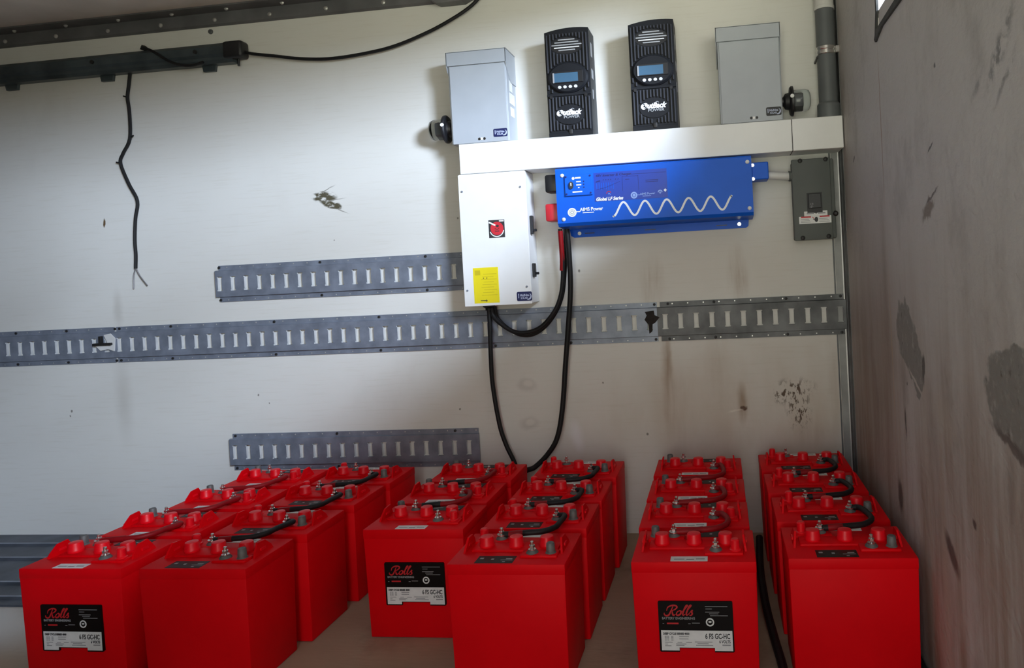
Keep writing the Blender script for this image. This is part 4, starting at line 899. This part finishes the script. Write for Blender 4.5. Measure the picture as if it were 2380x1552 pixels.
YS = {
 'A': [(1.142, -.822, .00), (1.157, -.628, .0), (1.172, -.430, .0), (1.183, -.225, .0)],
 'B': [(1.444, -.822, 1), (1.461, -.620, 1), (1.469, -.410, 1), (1.476, -.214, 1)],
 'C': [(1.851, -.594, 0), (1.844, -.400, 0), (1.851, -.205, 0)],
 'D': [(2.149, -.796, 1), (2.155, -.592, 1), (2.158, -.396, 1), (2.165, -.190, 1)],
 'E': [(2.545, -.784, 0), (2.538, -.590, 0), (2.535, -.396, 0), (2.532, -.180, 0)],
 'F': [(2.868, -.766, 1), (2.860, -.556, 1), (2.852, -.350, 1), (2.846, -.143, 1)],
}
TURN = {'F': .012, 'E': .006}
CN = {'A': 'leftmost column by ribbed floor', 'B': 'second column from the left', 'C': 'third column from the left', 'D': 'fourth column from the left', 'E': 'fifth column from the left', 'F': 'rightmost column beside the grimy wall'}
RN = {4: ['frontmost', 'second from front', 'third from front', 'rearmost'], 3: ['frontmost', 'middle one', 'rearmost']}
AXIS = {}
first = True
for c in 'ABCDEF':
    rn = RN[len(YS[c])]
    for i, (x, y, t) in enumerate(YS[c]):
        o = bat if first else copy_tree(bat); first = False
        ang = (PI if t else 0) + TURN.get(c, 0)
        o.location = (x, y, .0005); o.rotation_euler = (0, 0, ang)
        what = 'red battery with black and white front label' if (t == 0 and i == 0) else ('plain-fronted red battery' if i == 0 else 'red battery')
        o['label'] = f'{what}, {rn[i]} in the {CN[c]}'; o['category'] = 'battery'; o['group'] = 'red six-volt batteries in six columns'
        ca, sa = math.cos(ang), math.sin(ang)
        W2 = lambda lx, ly: (x + lx * ca - ly * sa, y + lx * sa + ly * ca)
        neg, pos = W2(-.047, .040), W2(.047, -.040)
        AXIS[(c, i)] = (neg, pos) if t == 0 else (pos, neg)      # (back left stud, front right stud)
# jumper cables from each battery to the one behind it
zc = HZ + .005 + .0106
ordn = ['first and second', 'second and third', 'third and last']
for c in 'ABCDEF':
    n = len(YS[c])
    for i in range(n - 1):
        (ax, ay), (bx, by) = AXIS[(c, i)][0], AXIS[(c, i + 1)][1]
        t = YS[c][i][2]
        P = [(ax + .006, ay, zc), (ax + .030, ay + .001, zc + .001), (ax + .060, ay + .005, zc + .002), (ax + .095, ay + .014, zc + .002), (ax + .117, ay + .036, zc + .003), (ax + .121, ay + .066, zc + .003)]
        P += [(bx + .022, by - .010, zc + .002), (bx + .004, by - .001, zc)]
        if by - ay < .095: P.pop(5)
        col = 'rubber' if t else 'red_cable'
        nm = ('black' if t else 'red'); rows = ordn[i] if n == 4 else ['first and middle', 'middle and last'][i]
        th = thing('jumper_cable', (ax, ay, zc), f'{nm} jumper cable joining {rows} batteries of the {CN[c].split(" by")[0].split(" beside")[0]}', 'cable', 'battery jumper cables')
        o0 = Vector((ax, ay, zc))
        b = MB(); b.tube([Vector(p) - o0 for p in P], .0066, col, 12, 6); b.build('jacket', th)
        sp = smooth([Vector(p) - o0 for p in P], 6)
        b = MB(); k1 = 11 if t else 14; b.tube(sp[3:k1], .0073, 'rubber' if c == 'C' else 'red_cable', 12, 0); b.build('end_sleeve', th)
        for (q, d) in (((0, 0, 0), (1, 0)), ((bx - ax, by - ay, 0), (.8, -.5))):
            b = MB(); b.cyl((q[0], q[1], -.0012), (q[0], q[1], .0012), .0105, 'steel', 16); b.build('lug', th)

# ------------------------------------------------------------------ loose black cables on the floor
def floor_cable(pts, r, label):
    b = MB(); b.tube(pts, r, 'rubber', 10, 8); return tag(b.build('floor_cable'), label, 'cable')
floor_cable([(2.700, -.30, .10), (2.695, -.42, .06), (2.700, -.55, .030), (2.712, -.68, .012), (2.722, -.80, .010), (2.725, -.95, .010), (2.728, -1.1, .010)], .010, 'black cable lying on the floor in the gap between the two rightmost battery columns')
floor_cable([(3.008, -.52, .013), (3.007, -.66, .013), (3.006, -.80, .013), (3.004, -.95, .013), (3.002, -1.15, .013)], .0125, 'black cable lying on the floor along the foot of the right wall')
floor_cable([(1.294, -.66, .012), (1.292, -.74, .012), (1.288, -.83, .012), (1.282, -.93, .012), (1.265, -1.0, .012), (1.20, -1.06, .012)], .012, 'black cable on the floor coming out between the two leftmost battery columns')

bpy.context.view_layer.update()
